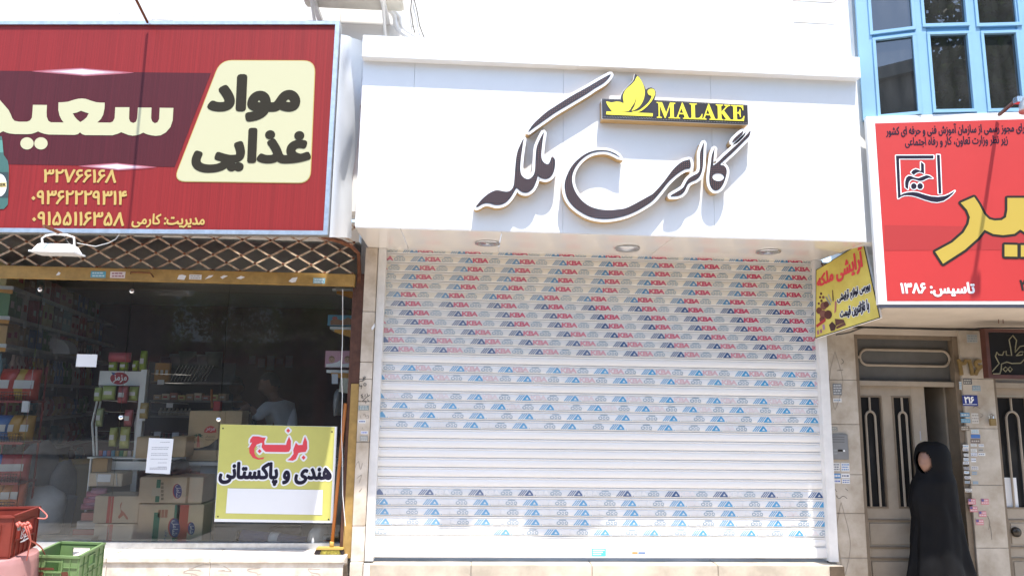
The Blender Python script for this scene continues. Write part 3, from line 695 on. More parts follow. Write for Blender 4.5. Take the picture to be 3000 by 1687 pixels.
# rusty rods that carry lamps
rd = thing('lamp_rod', 'thin rusty rod sticking out above the red signboard', 'rod')
a = at(432, 66, Y=5.26); b = at(398, -2, Y=4.80); MB().tube([a, b, b+(b-a)*.5], .010, 8).build('rod', M['rust'], rd)
fl = thing('flood_light', 'white flood light with arched bracket hanging below the red signboard', 'light')
rp = FP(5.12)
P = lambda x, y, Y=5.12: at(x, y, Y=Y)
MB().tube([P(125, 728), P(123, 698), P(135, 690), P(160, 686), P(195, 688), P(217, 696), P(218, 730)], .008, 6).build('bracket', M['rail'], fl)
a, b = P(108, 738), P(228, 740); w_ = b.x-a.x
MB().hexa([(a.x-.01, 5.04, a.z-.012), (b.x+.012, 5.04, a.z-.012), (b.x+.012, 5.2, a.z-.012), (a.x-.01, 5.2, a.z-.012), (a.x-.01, 5.04, a.z), (b.x+.012, 5.04, a.z), (b.x+.012, 5.2, a.z), (a.x-.01, 5.2, a.z)]).build('rim', M['ledwhite'], fl)
MB().hexa([(a.x+.0, 5.05, a.z+.0005), (b.x, 5.05, a.z+.0005), (b.x, 5.19, a.z+.0005), (a.x, 5.19, a.z+.0005), (a.x+.03, 5.07, a.z+.055), (b.x-.03, 5.07, a.z+.055), (b.x-.03, 5.17, a.z+.055), (a.x+.03, 5.17, a.z+.055)]).build('housing', M['ledwhite'], fl, bevel=.006)
MB().tube([P(128, 662, 5.0), P(180, 684, 5.14)], .012, 6).build('arm', M['rust'], fl)
MB().tube([P(183, 686, 5.14), P(208, 722, 5.12)], .004, 5).build('cable', M['cable'], fl)
MB().tube([P(352, 682, 5.3), P(340, 700, 5.3), P(318, 712, 5.3), P(280, 722, 5.3), P(225, 712, 5.2)], .003, 5).build('power_wire', M['wwire'], fl)

# ------------------------------------------------------------------ folding lattice grille with gold rail
gr = thing('lattice_grille', 'half raised diamond lattice grille of riveted painted bars with gold rail', 'grille')
z0, z1, xl, xr, cw, ch = 2.912, 3.46, -4.25, -1.0, .232, .134
riv = MB()
k = -40
for dirn in (1, -1):
    for k in range(-8, 26):
        x = xl+k*cw
        pts = []
        L = []
        for q in range(0, 101):
            z = z0+(z1-z0)*q/100; xx = x+dirn*(z-z0)*cw/ch
            if xl <= xx <= xr: L.append((xx, z))
        if len(L) < 8: continue
        yo = 5.905+.007*dirn
        (xa, za), (xb, zb_) = L[0], L[-1]
        t_ = Vector((xb-xa, 0, zb_-za)).normalized(); nn = Vector((-t_.z, 0, t_.x))*.0075
        A, B = Vector((xa, yo, za)), Vector((xb, yo, zb_)); e = Vector((0, .0035, 0))
        MB().hexa([A-nn-e, A+nn-e, A+nn+e, A-nn+e, B-nn-e, B+nn-e, B+nn+e, B-nn+e]).build('lattice_bar', M['bar'], gr)
for i in range(0, 30):
    for j in range(0, 9):
        x = xl+(i*.5)*cw; z = z0+j*ch*.5
        if (i+j) % 2 == 0 and xl < x < xr and z < z1: riv.lathe([(.011, 0), (.011, .008), (.004, .012)], (x, 5.895, z), 8, 'Y')
riv.build('rivets', M['rust'], gr, kind='stuff')
rl = FP(5.88)
a0, b1 = rl.pix(-60, 783); a1, b0 = rl.pix(1030, 842)
MB().pbox(rl, a0-.3, -.98, 2.805, 2.908, -.05, 0).build('bottom_rail', M['goldrail'], gr, bevel=.004)
MB().tube([at(383, 803, Y=5.86), at(383, 797, Y=5.86), at(440, 799, Y=5.86), at(450, 812, Y=5.86)], .006, 6).build('handle', M['rust'], gr)
def sticker(pl, x0, y0, x1, y1, c, lines, lc, par, d=.0005, name='sticker'):
    s_ = prect(name, simple(c), par, pl, x0, y0, x1, y1, d, d+.0008); h = (y1-y0)/(lines*2+1) if lines else 0
    mb = MB()
    for k in range(lines):
        xx = x0+(x1-x0)*.1
        while xx < x1-(x1-x0)*.15:
            w_ = (x1-x0)*random.uniform(.1, .28); xe = min(xx+w_, x1-(x1-x0)*.08)
            (a0, b1), (a1, b0) = pl.pix(xx, y0+h*(2*k+1)), pl.pix(xe, y0+h*(2*k+2))
            mb.add([pl.pt(a0, b0, d+.0014), pl.pt(a1, b0, d+.0014), pl.pt(a1, b1, d+.0014), pl.pt(a0, b1, d+.0014)], [(0, 1, 2, 3)])
            xx = xe+(x1-x0)*.05
    if mb.v: mb.build('sticker_print', simple(lc), s_, kind='stuff')
    return s_
for x0, y0, x1, y1, c, n_, lc in ((267, 794, 309, 814, (.10, .36, .48), 2, (.6, .7, .75)), (324, 795, 366, 815, (.72, .66, .64), 2, (.3, .1, .15)), (555, 804, 590, 819, (.75, .74, .72), 2, (.4, .4, .4)), (918, 814, 952, 831, (.25, .50, .62), 2, (.75, .78, .8))):
    sticker(rl, x0, y0, x1, y1, c, n_, lc, gr)
for P4 in ([(164, 806), (172, 796), (178, 800), (174, 806), (166, 807)], [(519, 818), (524, 806), (534, 804), (546, 808), (540, 820)], [(600, 818), (612, 807), (626, 806), (618, 813)], [(645, 812), (656, 806), (668, 808), (652, 817)], [(692, 815), (706, 808), (718, 812), (706, 818)], [(845, 824), (856, 814), (872, 812), (866, 826), (856, 828)]):
    poly('torn_sticker', M['paper'], gr, rl, P4, .0012)
# rusty track of the grille on the right
tr = thing('grille_track', 'rust brown curved grille track beside the marble pillar', 'track')
MB().tube([at(942, 692, Y=5.7), at(1000, 708, Y=5.75), at(1030, 722, Y=5.85), at(1050, 742, Y=5.92), at(1052, 775, Y=5.93), at(1053, 830, Y=5.93)], .020, 4).build('rail', M['rust'], tr)
pp = FP(5.93)
(a0, b1), (a1, b0) = pp.pix(1008, 842), pp.pix(1037, 1640)
MB().box(-1.0, -.9755, 5.93, 6.06, .62, 2.80).build('channel', M['brown'], tr)
MB().box(-.975, -.906, 5.925, 6.06, 2.0, 2.92).build('post', M['brown'], tr, bevel=.004)
MB().box(-.975, -.906, 5.925, 6.06, .62, 1.999).build('post', M['goldrail'], tr, bevel=.004)

# ------------------------------------------------------------------ left marble pillar
pil = thing('marble_pillar', 'narrow beige marble pillar with graffiti between grocery window and white shutter', 'pillar')
zj = [.13, .56, .95, 1.30, 1.605, 1.93, 2.05, 2.42, 3.14]
zj = [.13, .60] + [at(1060, y, Y=5.9).z for y in (1540, 1294, 1175, 1110, 1060, 912)] + [3.145]
zj.sort()
for a, b in zip(zj[:-1], zj[1:]):
    lo = a < .61
    box('marble_slab', M['marble2' if lo else 'marble'], pil, -.904, -.803, 5.90-(.03 if a < .59 else 0), 6.1, a+.0015, b-.0015, bevel=.003)
mp = FP(5.899)
def scribble(pl, strokes, par, r=.0022, m_='graf', name='graffiti'):
    mb = MB()
    for s_ in strokes:
        q = [pl.pt(*pl.pix(*p), .0008) for p in s_]; q = [Vector(v) for v in smooth([tuple(v) for v in q], 3, closed=False)] if len(q) > 2 else q
        mb.tube(q, r, 4, False)
    return mb.build(name, M[m_], par)
c6 = lambda P_: crop(P_, 880, 980, 4.023)
scribble(mp, [c6([(735, 500), (750, 520), (770, 495)]), c6([(755, 490), (735, 540), (770, 520)]), c6([(690, 560), (715, 545), (740, 550)]), c6([(700, 590), (690, 605), (710, 610), (725, 595), (715, 640)]), c6([(755, 570), (775, 580), (770, 600), (750, 600), (748, 580), (755, 570)])], pil)
scribble(mp, [c6([(735, 700), (715, 715), (735, 725), (720, 740), (745, 745)]), c6([(765, 700), (760, 730)]), c6([(785, 690), (795, 725)]), c6([(820, 710), (770, 745), (730, 785)]), c6([(790, 760), (805, 785)]), c6([(745, 790), (770, 785), (770, 810)])], pil)
scribble(mp, [c6([(705, 950), (715, 985)]), c6([(740, 950), (760, 930), (770, 970)]), c6([(770, 960), (800, 950), (800, 985), (775, 980)]), c6([(730, 1090), (735, 1110)])], pil, .0015, 'grafp')
scribble(mp, [[(1040, 1370), (1050, 1350), (1056, 1375), (1062, 1355)], [(1046, 1400), (1060, 1390), (1052, 1412)], [(1060, 1430), (1052, 1440)]], pil, .0015, 'grafp')
for x0, y0, x1, y1, c, n_, lc in ((1051, 1187, 1080, 1201, (.18, .24, .24), 3, (.55, .55, .5)), (1050, 1229, 1071, 1239, (.72, .71, .68), 1, (.1, .13, .3)), (1057, 1262, 1078, 1271, (.74, .73, .72), 1, (.05, .1, .45)), (1055, 1276, 1077, 1292, (.30, .30, .28), 3, (.6, .58, .52))):
    sticker(mp, x0, y0, x1, y1, c, n_, lc, pil)
poly('torn_paper', M['paper'], pil, mp, [(1088, 960), (1098, 946), (1098, 958), (1090, 968)], .002)

# ------------------------------------------------------------------ grocery plinth (low wall under the window)
pln = thing('window_plinth', 'low veined marble plinth below the grocery window', 'plinth')
xs = [-5.2, -4.3, -3.55, -2.72, -1.95, -.93]
PLZ = .655
for a, b in zip(xs[:-1], xs[1:]):
    box('marble_slab', M['marble2'], pln, a+.0015, b-.0015, 5.78, 6.05, .13, PLZ-.036, bevel=.002)
    box('cap_slab', M['marble2'], pln, a+.0015, b-.0015, 5.765, 6.2, PLZ-.035, PLZ, bevel=.004)
vn = FP(5.7795)
for i in range(9):
    x, y = random.uniform(480, 960), random.uniform(1652, 1690); P_ = [(x, y)]
    for k in range(5): x += random.uniform(-30, 30); y += random.uniform(-4, 12); P_.append((x, y))
    scribble(vn, [P_], pln, .0012, 'grafp', 'marble_vein')
box('stain', M['stain_and_shade'], pln, -.928, -.903, 5.7, 5.764, .2, .62)

# ------------------------------------------------------------------ grocery window: frame and panes
WY = 6.12
gw = thing('grocery_window', 'frameless glass shop window of the grocery with steel bottom channel', 'window')
wq = FP(WY)
gx = [-5.0, wq.pix(325, 1200)[0]-1.25, wq.pix(380, 1000)[0], wq.pix(655, 1100)[0], -1.09]
gx = [-5.0, wq.pix(105, 1000)[0], wq.pix(372, 1000)[0], wq.pix(652, 1100)[0], -1.0]
zt_ = at(500, 853, Y=WY).z
for a, b in zip(gx[:-1], gx[1:]):
    box('pane', M['glass'], gw, a+.002, b-.002, WY, WY+.008, PLZ+.045, zt_-.002)
    box('upper_pane', M['glass'], gw, a+.002, b-.002, WY, WY+.008, zt_+.002, 3.4)
box('bottom_channel', M['steel'], gw, -5, -1.0, WY-.03, WY+.04, PLZ, PLZ+.048, bevel=.003)
for x, y in ((118, 848), (387, 853), (355, 1222), (641, 1228)):
    c = at(x, y, Y=WY-.012); MB().lathe([(.004, -.012), (.018, -.008), (.022, 0), (.018, .012), (.003, .016)], c, 14, 'Y').build('glass_clamp', M['chrome'], gw, smooth=True)
GP = FP(WY-.003)
# papers on the glass
o = prect('paper_note', M['paper'], None, GP, 226, 1037, 282, 1075, 0, .0015); tag(o, 'small blank white paper stuck high on the grocery window', 'paper')
nt_ = thing('paper_notice', 'white typed notice sheet stuck on the grocery window before the cardboard boxes', 'paper')
poly('sheet', M['paper'], nt_, GP, [(437, 1282), (509, 1285), (498, 1388), (426, 1384)], .0015)
mb = MB()
for y in (1294, 1309, 1314, 1327, 1332, 1343, 1354, 1366, 1369, 1373):
    x = 447 if y not in (1294, 1354, 1366) else 470
    while x < 494:
        w_ = random.uniform(2, 6); (a0, b1), (a1, b0) = GP.pix(x-(y-1290)*.1, y), GP.pix(x+w_-(y-1290)*.1, y+1.4)
        mb.add([GP.pt(a0, b0, .0024), GP.pt(a1, b0, .0024), GP.pt(a1, b1, .0024), GP.pt(a0, b1, .0024)], [(0, 1, 2, 3)]); x += w_+1.3
mb.build('typed_lines', simple((.25, .25, .28)), nt_, kind='stuff')
# yellow poster
po = thing('yellow_poster', 'yellow rice poster with red and black lettering on the grocery window', 'poster')
poly('border', M['paper'], po, GP, [(646, 1242), (988, 1249), (975, 1531), (628, 1527)], .002)
poly('sheet', M['poster'], po, GP, [(646, 1242), (981, 1250), (968, 1524), (630, 1518)], .0034)
BR = [crop([(1240, 262), (1268, 330), (1272, 420), (1250, 465), (1190, 470), (1155, 480), (1120, 560), (1080, 582), (1005, 575), (1050, 545), (1090, 490), (1085, 440), (1120, 340), (1150, 375), (1210, 372), (1215, 335)], 620, 1220, 4.529),
      crop([(1030, 262), (1055, 320), (1052, 420), (1030, 462), (980, 468), (720, 464), (690, 440), (665, 400), (675, 350), (660, 345), (600, 370), (570, 420), (570, 480), (590, 525), (630, 550), (700, 535), (690, 560), (620, 568), (550, 545), (505, 480), (500, 410), (540, 340), (510, 345), (515, 300), (550, 258), (620, 260), (680, 275), (722, 275), (700, 330), (705, 370), (990, 372), (1000, 330)], 620, 1220, 4.529),
      crop([(1018, 155), (1045, 185), (1018, 212), (992, 185)], 620, 1220, 4.529), crop([(640, 428), (667, 456), (640, 485), (612, 456)], 620, 1220, 4.529), crop([(1222, 510), (1250, 540), (1222, 572), (1195, 540)], 620, 1220, 4.529)]
for k, P_ in enumerate(BR):
    poly('lettering_outline', M['paper'], po, GP, P_, .0042+.0002*k, o=.014)
    poly('lettering', M['posterred'], po, GP, P_, .0060)
text('lettering', 'هندی و پاکستانی', GP, (647, 1354, 968, 1421), M['navy'], po, bold=.045, d=.0062, outline=.013, mo=M['paper'])
poly('covering_paper', M['paper'], po, GP, [(668, 1429), (946, 1434), (944, 1507), (662, 1502)], .0064)
for x, y in ((654, 1254), (973, 1264), (639, 1512), (963, 1520)): poly('pin_hole', M['black'], po, GP, ell(x, y, 2.4, 2.4, 10), .0046)

# ------------------------------------------------------------------ broom leaning by the window
br = thing('broom', 'orange handled push broom with yellow bristles leaning at the window corner', 'broom')
a, b = at(1012, 1181, Y=5.905), at(972, 1600, Y=5.93)
MB().tube([b, a], .0135, 10).build('handle', M['orange'], br, smooth=True)
c = at(972, 1594, Y=5.93); MB().lathe([(.017, -.03), (.018, .02), (.014, .025)], c, 12).build('socket', simple((.50, .33, .08)), br, smooth=True)
x0, x1 = at(928, 1606, Y=5.92).x, at(1008, 1606, Y=5.92).x; zz = at(970, 1603, Y=5.92).z
MB().box(x0, x1, 5.885, 5.96, zz-.012, zz+.003).build('head', simple((.45, .31, .08)), br, bevel=.004)
def bris(xa, xb, m_):
    mb = MB(); rnd = random.Random(3)
    for k in range(int((xb-xa)/.0026)):
        x = xa+k*.0026
        for y in (5.892, 5.905, 5.92, 5.935, 5.95):
            jx_, jy = rnd.uniform(-.006, .006), rnd.uniform(-.006, .006); h = zz-.0125; lo = PLZ+.001+rnd.uniform(0, .006); t_ = .0017
            ex = (x-(x0+x1)/2)*.12
            mb.add([(x-t_, y, h), (x+t_, y, h), (x+jx_+t_+ex, y+jy-.006, lo), (x+jx_-t_+ex, y+jy-.006, lo)], [(0, 1, 2, 3)])
    return mb.build('bristles', m_, br, kind='stuff')
bris(x0, x0+.045, M['bristled']); bris(x0+.045, x1-.03, M['bristle']); bris(x1-.03, x1, M['bristled'])
# white cable hanging beside the window
hc = thing('hanging_wire', 'thin white wire hanging down beside the orange broom', 'wire')
MB().tube([at(x, y, Y=5.90) for x, y in ((1004, 848), (1004, 930), (1003, 1010), (1000, 1080), (1003, 1160), (1000, 1260), (1003, 1330), (1004, 1450), (1012, 1540))], .0032, 5).build('wire', M['wwire'], hc)

# ------------------------------------------------------------------ air conditioner, pipes and cables at the top
ac = thing('air_conditioner', 'cream outdoor air conditioner unit on wall brackets above the signs', 'air conditioner')
zq = at(1000, 28, Y=5.58).z
xa, xb = at(897, 20, Y=5.58).x, at(1184, 30, Y=5.58).x
box('casing', M['acw'], ac, xa, xb, 5.28, 5.58, zq, zq+.48, bevel=.012)
MB().lathe([(.02, 0), (.19, 0), (.2, .008)], ((xa+xb)/2-.08, 5.279, zq+.24), 28, 'Y').build('fan_grille', M['dark'], ac)
for xp, y_ in ((930, 0), (1128, 1)):
    X = at(xp+8, 60, Y=5.72).x
    MB().box(X-.02, X+.02, 5.26, 5.749, zq-.04, zq-.002).build('bracket_arm', M['rail'], ac)
    MB().box(X-.02, X+.02, 5.725, 5.749, zq-.30, zq-.041).build('bracket_leg', M['rail'], ac)
    MB().hexa([(X-.018, 5.34, zq-.045), (X+.018, 5.34, zq-.045), (X+.018, 5.37, zq-.042), (X-.018, 5.37, zq-.042), (X-.018, 5.33, zq-.0405), (X+.018, 5.33, zq-.0405), (X+.018, 5.36, zq-.0405), (X-.018, 5.36, zq-.0405)]).build('bracket_tip', M['rail'], ac)
    MB().tube([(X, 5.36, zq-.03), (X, 5.73, zq-.28)], .014, 6).build('bracket_brace', M['rail'], ac)
pi = thing('refrigerant_pipe', 'pair of white wrapped pipes curving down from the air conditioner', 'pipe')
for dx in (0, 22): MB().tube([Vector(q) for q in smooth([tuple(at(x+dx*f_, y, Y=5.68)) for x, y, f_ in ((1142, 30, .3), (1156, 50, .6), (1160, 75, .8), (1172, 92, .9), (1195, 108, 1), (1230, 128, 1))], 4, False)], .022, 10).build('pipe', M['ledwhite'], pi, smooth=True)
for lab, P_ in (('thin dark cable drooping right of the white pipes, nearer one', ((1206, -5), (1203, 30), (1209, 70), (1215, 98), (1222, 118))), ('thin dark cable drooping farthest right of the air conditioner', ((1212, -5), (1221, 30), (1229, 75), (1238, 100), (1246, 118)))):
    o = MB().tube([at(x, y, Y=5.73) for x, y in P_], .0045, 5).build('cable', M['cable'], None); tag(o, lab, 'cable')

# ------------------------------------------------------------------ right building: red sign, bay window
rs = PL((3.165, 5.165, 0), (.893, -.158, 0), (0, 0, 1))
s2 = thing('red_signboard', 'bright red signboard with big yellow lettering and white border at right', 'sign')
RW = 2.5
MB().pbox(rs, -.038, RW, 2.654, 4.171, -.05, 0).build('panel', M['pwhite'], s2)
(a0, b1), (_, b0) = rs.pix(2568, 362), rs.pix(2590, 882)
MB().pbox(rs, .024, RW, b0, b1, 0, .0015).build('print_ground', M['red2'], s2)
poly('print_band', M['red2d'], s2, rs, [(2591, 660), (3100, 668), (3100, 732), (2592, 734)], .0025)
BLK = M['navy']
text('small_lettering', 'دارای مجوز رسمی از سازمان آموزش فنی و حرفه ای کشور', rs, (2594, 369, 3016, 392), BLK, s2, d=.0026, bold=.02)
text('small_lettering', 'زیر نظر وزارت تعاون، کار و رفاه اجتماعی', rs, (2650, 404, 2953, 427), BLK, s2, d=.0026, bold=.02)
c5 = lambda P_: crop(P_, 2590, 430, 7.625)
EMB = [(c5([(262, 203), (1100, 200), (1098, 268), (330, 270), (365, 1085), (430, 1050), (520, 1025), (640, 1015), (760, 1030), (900, 1075), (1050, 1115), (1200, 1125), (1350, 1105), (1450, 1065), (1580, 985), (1520, 1060), (1430, 1140), (1320, 1210), (1180, 1240), (1050, 1225), (900, 1180), (760, 1130), (640, 1095), (540, 1085), (440, 1090), (370, 1120), (310, 1160)])),
       c5([(1175, 185), (1240, 188), (1275, 1048), (1215, 1048)]),
       c5([(820, 345), (885, 395), (890, 610), (850, 580), (780, 565), (710, 590), (660, 635), (600, 580), (640, 530), (700, 505), (760, 520), (810, 545), (822, 540)]),
       c5([(530, 955), (470, 905), (465, 790), (490, 700), (540, 655), (600, 660), (680, 695), (770, 705), (860, 670), (940, 640), (1010, 655), (1085, 710), (1000, 695), (940, 720), (860, 760), (790, 770), (720, 745), (640, 725), (590, 740), (550, 790), (540, 860)]),
       c5(ell(660, 885, 62, 65, 18)), c5(ell(800, 885, 62, 65, 18))]
for k, P_ in enumerate(EMB):
    L = [rs.pix(*q) for q in P_]; mb = MB(); fillw(mb, rs, [L], .0082, .0027+.0001*k); mb.build('emblem_outline', M['pwhite'], s2)
    mb = MB(); fillw(mb, rs, [L], 0, .0040+.0001*k); mb.build('emblem', BLK, s2)
c2 = lambda P_: crop(P_, 2350, 330, 2.415)
BIG = [c2([(1120, 640), (1215, 598), (1250, 650), (1285, 720), (1320, 755), (1360, 765), (1410, 762), (1440, 742), (1450, 690), (1450, 605), (1572, 605), (1575, 700), (1600, 760), (1720, 765), (1720, 865), (1600, 865), (1540, 828), (1500, 858), (1420, 868), (1350, 860), (1288, 830), (1240, 890), (1150, 970), (995, 1070), (940, 985), (1060, 920), (1140, 850), (1175, 790), (1185, 740), (1165, 690)]), c2([(1430, 935), (1520, 937), (1520, 1020), (1430, 1018)]), c2([(1545, 938), (1640, 940), (1640, 1020), (1545, 1020)])]
for k, P_ in enumerate(BIG):
    L = [rs.pix(*q) for q in P_]; mb = MB(); fillw(mb, rs, [L], .0185, .0034+.0002*k); mb.build('lettering_outline', M['black'], s2)
    mb = MB(); fillw(mb, rs, [L], 0, .0048); mb.build('lettering', M['yel2'], s2)
text('lettering', 'تاسیس: ۱۳۸۶', rs, (2638, 829, 2856, 868), M['pwhite'], s2, bold=.04, d=.0034)
text('phone_number', '۳۸', rs, (2987, 821, 3040, 850), M['black'], s2, bold=.05, d=.0034)
# lamp arm over the red sign
la = thing('sign_lamp', 'grey lamp on a rusty arm over the top edge of the red signboard', 'light')
a, b = at(2928, 336, Y=4.98), at(2980, 292, Y=4.6)
MB().tube([a, b], .014, 8).build('arm', M['brown'], la)
c = at(2998, 305, Y=4.5)
MB().lathe([(.02, .06), (.05, .05), (.075, .01), (.085, -.05), (.083, -.055), (.03, -.05)], c+Vector((.05, -.02, 0)), 18).build('shade', M['steel'], la, smooth=True)
MB().box(b.x-.02, b.x+.05, b.y-.03, b.y+.02, b.z-.03, b.z+.015).build('clamp', M['chrome'], la, bevel=.004)

bay = thing('bay_window', 'light blue bay window with dark reflecting panes above the red signboard', 'window')
q0, q1 = Vector((3.148, 5.249, 0)), Vector((3.555, 5.095, 0)); q2 = q1+Vector((.69, -.103, 0)).normalized()*2.4
F1 = PL(q0, q1-q0, (0, 0, 1)); F2 = PL(q1, q2-q1, (0, 0, 1)); w1 = (q1-q0).length
wins = []
def win(pl, x0, y0, x1, y1, top=None):
    (a0, b1), (a1, b0) = pl.pix(x0, y0, -.02), pl.pix(x1, y1, -.02)
    if top: b1 = top
    wins.append((pl, a0, a1, b0, b1))
    fr = MB().pbox(pl, a0-.022, a1+.022, b0-.026, b0, -.03, .012).pbox(pl, a0-.022, a1+.022, b1, b1+.022, -.03, .012).pbox(pl, a0-.022, a0, b0+.0002, b1-.0002, -.03, .0115).pbox(pl, a1, a1+.022, b0+.0002, b1-.0002, -.03, .0115)
    o = fr.build('window_frame', M['blue'], bay)
    MB().pbox(pl, a0+.001, a1-.001, b0+.001, b1-.001, -.024, -.018).build('pane', M['bayglass'], o)
win(F1, 2563, 123, 2688, 330); win(F2, 2719, 107, 2848, 323); win(F2, 2876, 104, 2992, 321)
win(F1, 2549, 0, 2672, 83, 5.75); win(F2, 2700, 0, 2827, 72, 5.75); win(F2, 2856, 0, 2980, 71, 5.75)
e3 = wins[2]; step = wins[2][1]-wins[1][1]
for k in (1, 2):
    pl, a0, a1, b0, b1 = wins[2]; fr = MB().pbox(pl, a0+k*step-.022, a1+k*step+.022, b0-.026, b0, -.03, .012).pbox(pl, a0+k*step-.022, a1+k*step+.022, b1, b1+.022, -.03, .012).pbox(pl, a0+k*step-.022, a0+k*step, b0+.0002, b1-.0002, -.03, .0115).pbox(pl, a1+k*step, a1+k*step+.022, b0+.0002, b1-.0002, -.03, .0115)
    o = fr.build('window_frame', M['blue'], bay); MB().pbox(pl, a0+k*step+.001, a1+k*step-.001, b0+.001, b1-.001, -.024, -.018).build('pane', M['bayglass'], o)
zlo, zhi = 4.174, 6.0
def rest(pl, W, ws):
    ws = sorted(ws, key=lambda t: t[1]); lo = [t for t in ws if t[4] < 5.3]; mb = MB()
    a = 0
    for t in lo+[None]:
        e = (t[1]-.0225) if t else W
        if e > a: mb.pbox(pl, a, e, zlo, zhi, -.06, 0)
        if t: a = t[2]+.0225
    mb.build('mullions', M['blue'], bay)
    for t in lo:
        hi = [u for u in ws if u[4] > 5.3 and abs((u[1]+u[2])-(t[1]+t[2])) < .14][0]
        MB().pbox(pl, t[1]-.022, t[2]+.022, t[4]+.0225, hi[3]-.0265, -.06, -.012).build('transom_bar', M['blued'], bay)
        MB().pbox(pl, t[1]-.022, t[2]+.022, zlo, t[3]-.0265, -.06, -.004).build('sill_bar', M['blued'], bay)
rest(F1, w1, [t for t in wins if t[0] is F1]); rest(F2, 2.4, [t for t in wins if t[0] is F2]+[(F2, wins[2][1]+k*step, wins[2][2]+k*step, wins[2][3], wins[2][4]) for k in (1, 2)]+[(F2, wins[5][1]+k*step, wins[5][2]+k*step, wins[5][3], wins[5][4]) for k in (1, 2)])
MB().hexa([q0+Vector((0.12, .1, zlo-.02)), q1+Vector((.03, .1, zlo-.02)), Vector((4.6, 5.7, zlo-.02)), Vector((3.62, 5.7, zlo-.02)), q0+Vector((0.12, .1, zlo)), q1+Vector((.03, .1, zlo)), Vector((4.6, 5.7, zlo)), Vector((3.62, 5.7, zlo))]).build('floor_slab', M['dark'], bay)
MB().add([q0+Vector((.26, .3, zlo)), q1+Vector((.02, .3, zlo)), q2+Vector((0, .3, zlo)), q0+Vector((.26, .3, zhi)), q1+Vector((.02, .3, zhi)), q2+Vector((0, .3, zhi))], [(0, 1, 4, 3), (1, 2, 5, 4)]).build('dark_room_sheet', M['dark'], bay)  # black sheet standing in for the room's darkness behind the panes
MB().add([q0+Vector((0, .06, zlo)), q0+Vector((.40, .5, zlo)), q0+Vector((.40, .5, zhi)), q0+Vector((0, .06, zhi))], [(0, 1, 2, 3)]).build('side_wall', M['plaster'], bay)

# soffit under the right building and the wall at the back
rb = thing('entrance_porch', 'beige plastered porch ceiling over the two house doors', 'porch')
pts = [(3.24, 5.20), (4.15, 5.04), (6.0, 4.71), (6.0, 6.3), (3.24, 6.3)]
zc2 = lambda y: 2.575+(6.1-y)*.077
MB().loft([[(x, y, zc2(y)) for x, y in pts], [(x, y, zc2(y)+.05) for x, y in pts]]).build('ceiling', M['ceilb'], rb)
box('lintel', M['ceilb'], rb, 3.376, 5.6, 6.02, 6.3, 2.505, 2.559)
box('back_wall', M['plaster'], rb, 3.376, 7, 6.06, 6.3, 2.64, 3.5)
MB().pbox(rs, -.03, 2.5, 2.632, 2.653, -.05, -.01).build('front_edge', simple((.12, .13, .17)), rb)
for x in (2925, 2938): MB().tube([at(x, 925, Y=5.6), at(x+1, 947, Y=5.6)], .003, 5).build('hook', M['rust'], rb)
# cable strung along the porch
o = MB().tube([Vector(q) for q in smooth([tuple(at(x, y, Y=Y)) for x, y, Y in ((2450, 980, 5.7), (2490, 973, 5.8), (2540, 958, 5.9), (2640, 961, 5.95), (2740, 965, 5.95), (2820, 965, 5.95), (2900, 960, 5.85), (3020, 962, 5.8))], 4, False)], .006, 6).build('porch_cable', M['cable'], None); tag(o, 'black cable strung along the wall above the house doors', 'cable')
for x in (2538, 2820): 
    pass

# ------------------------------------------------------------------ right marble pilaster, door, second pilaster, second door
p1 = thing('marble_pilaster', 'marble pilaster with intercom and stickers right of the white shutter', 'pilaster')
zs = [.13, .62, .98, 1.30, 1.72, 2.1, 2.56, 3.14]
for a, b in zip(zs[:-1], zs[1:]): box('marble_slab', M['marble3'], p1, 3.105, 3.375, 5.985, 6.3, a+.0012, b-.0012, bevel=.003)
pq = FP(5.984)
scribble(pq, [[(2446, 1030), (2430, 1110), (2445, 1200)], [(2446, 1030), (2470, 1120), (2447, 1200)]], p1, .0018, 'grafp')
scribble(pq, [[(2464, 1470), (2450, 1560), (2464, 1640)], [(2464, 1470), (2492, 1590), (2475, 1687)], [(2455, 1590), (2470, 1687)]], p1, .0018, 'grafp')
scribble(pq, [[(2465, 1050), (2472, 1060), (2464, 1066)], [(2452, 1085), (2470, 1083)], [(2450, 1450), (2458, 1460), (2470, 1452), (2482, 1460)], [(2476, 1430), (2484, 1436)], [(2445, 1430), (2452, 1440)]], p1, .0016)
ST = [(2439, 1123, 2467, 1157, (.16, .17, .18), 4, (.5, .5, .48)), (2440, 1166, 2466, 1178, (.62, .60, .57), 1, (.2, .3, .4)), (2428, 1250, 2454, 1262, (.22, .22, .2), 2, (.5, .48, .4)), (2437, 1355, 2461, 1379, (.66, .65, .62), 3, (.15, .16, .2)), (2463, 1355, 2489, 1380, (.66, .65, .62), 3, (.12, .25, .5)), (2434, 1386, 2463, 1400, (.12, .28, .52), 1, (.7, .7, .7)), (2464, 1386, 2490, 1400, (.70, .69, .67), 1, (.1, .12, .2)), (2437, 1402, 2463, 1415, (.70, .69, .67), 1, (.1, .15, .45)), (2466, 1402, 2490, 1416, (.70, .69, .67), 2, (.1, .15, .35))]
for s_ in ST: sticker(pq, *s_, p1)
for P_ in ([(2425, 1570), (2436, 1585), (2440, 1605), (2436, 1640), (2446, 1662), (2440, 1690), (2424, 1690)], [(2436, 1560), (2443, 1575), (2440, 1590), (2434, 1576)]): poly('soot_stain', M['stain_and_shade'], p1, pq, smooth(P_, 3), .0006)
ic = thing('intercom_panel', 'grey metal intercom panel on the marble pilaster', 'intercom')
prect('body', M['alu'], ic, pq, 2431, 1271, 2484, 1345, .001, .022, bevel=.003); ip = FP(5.961)
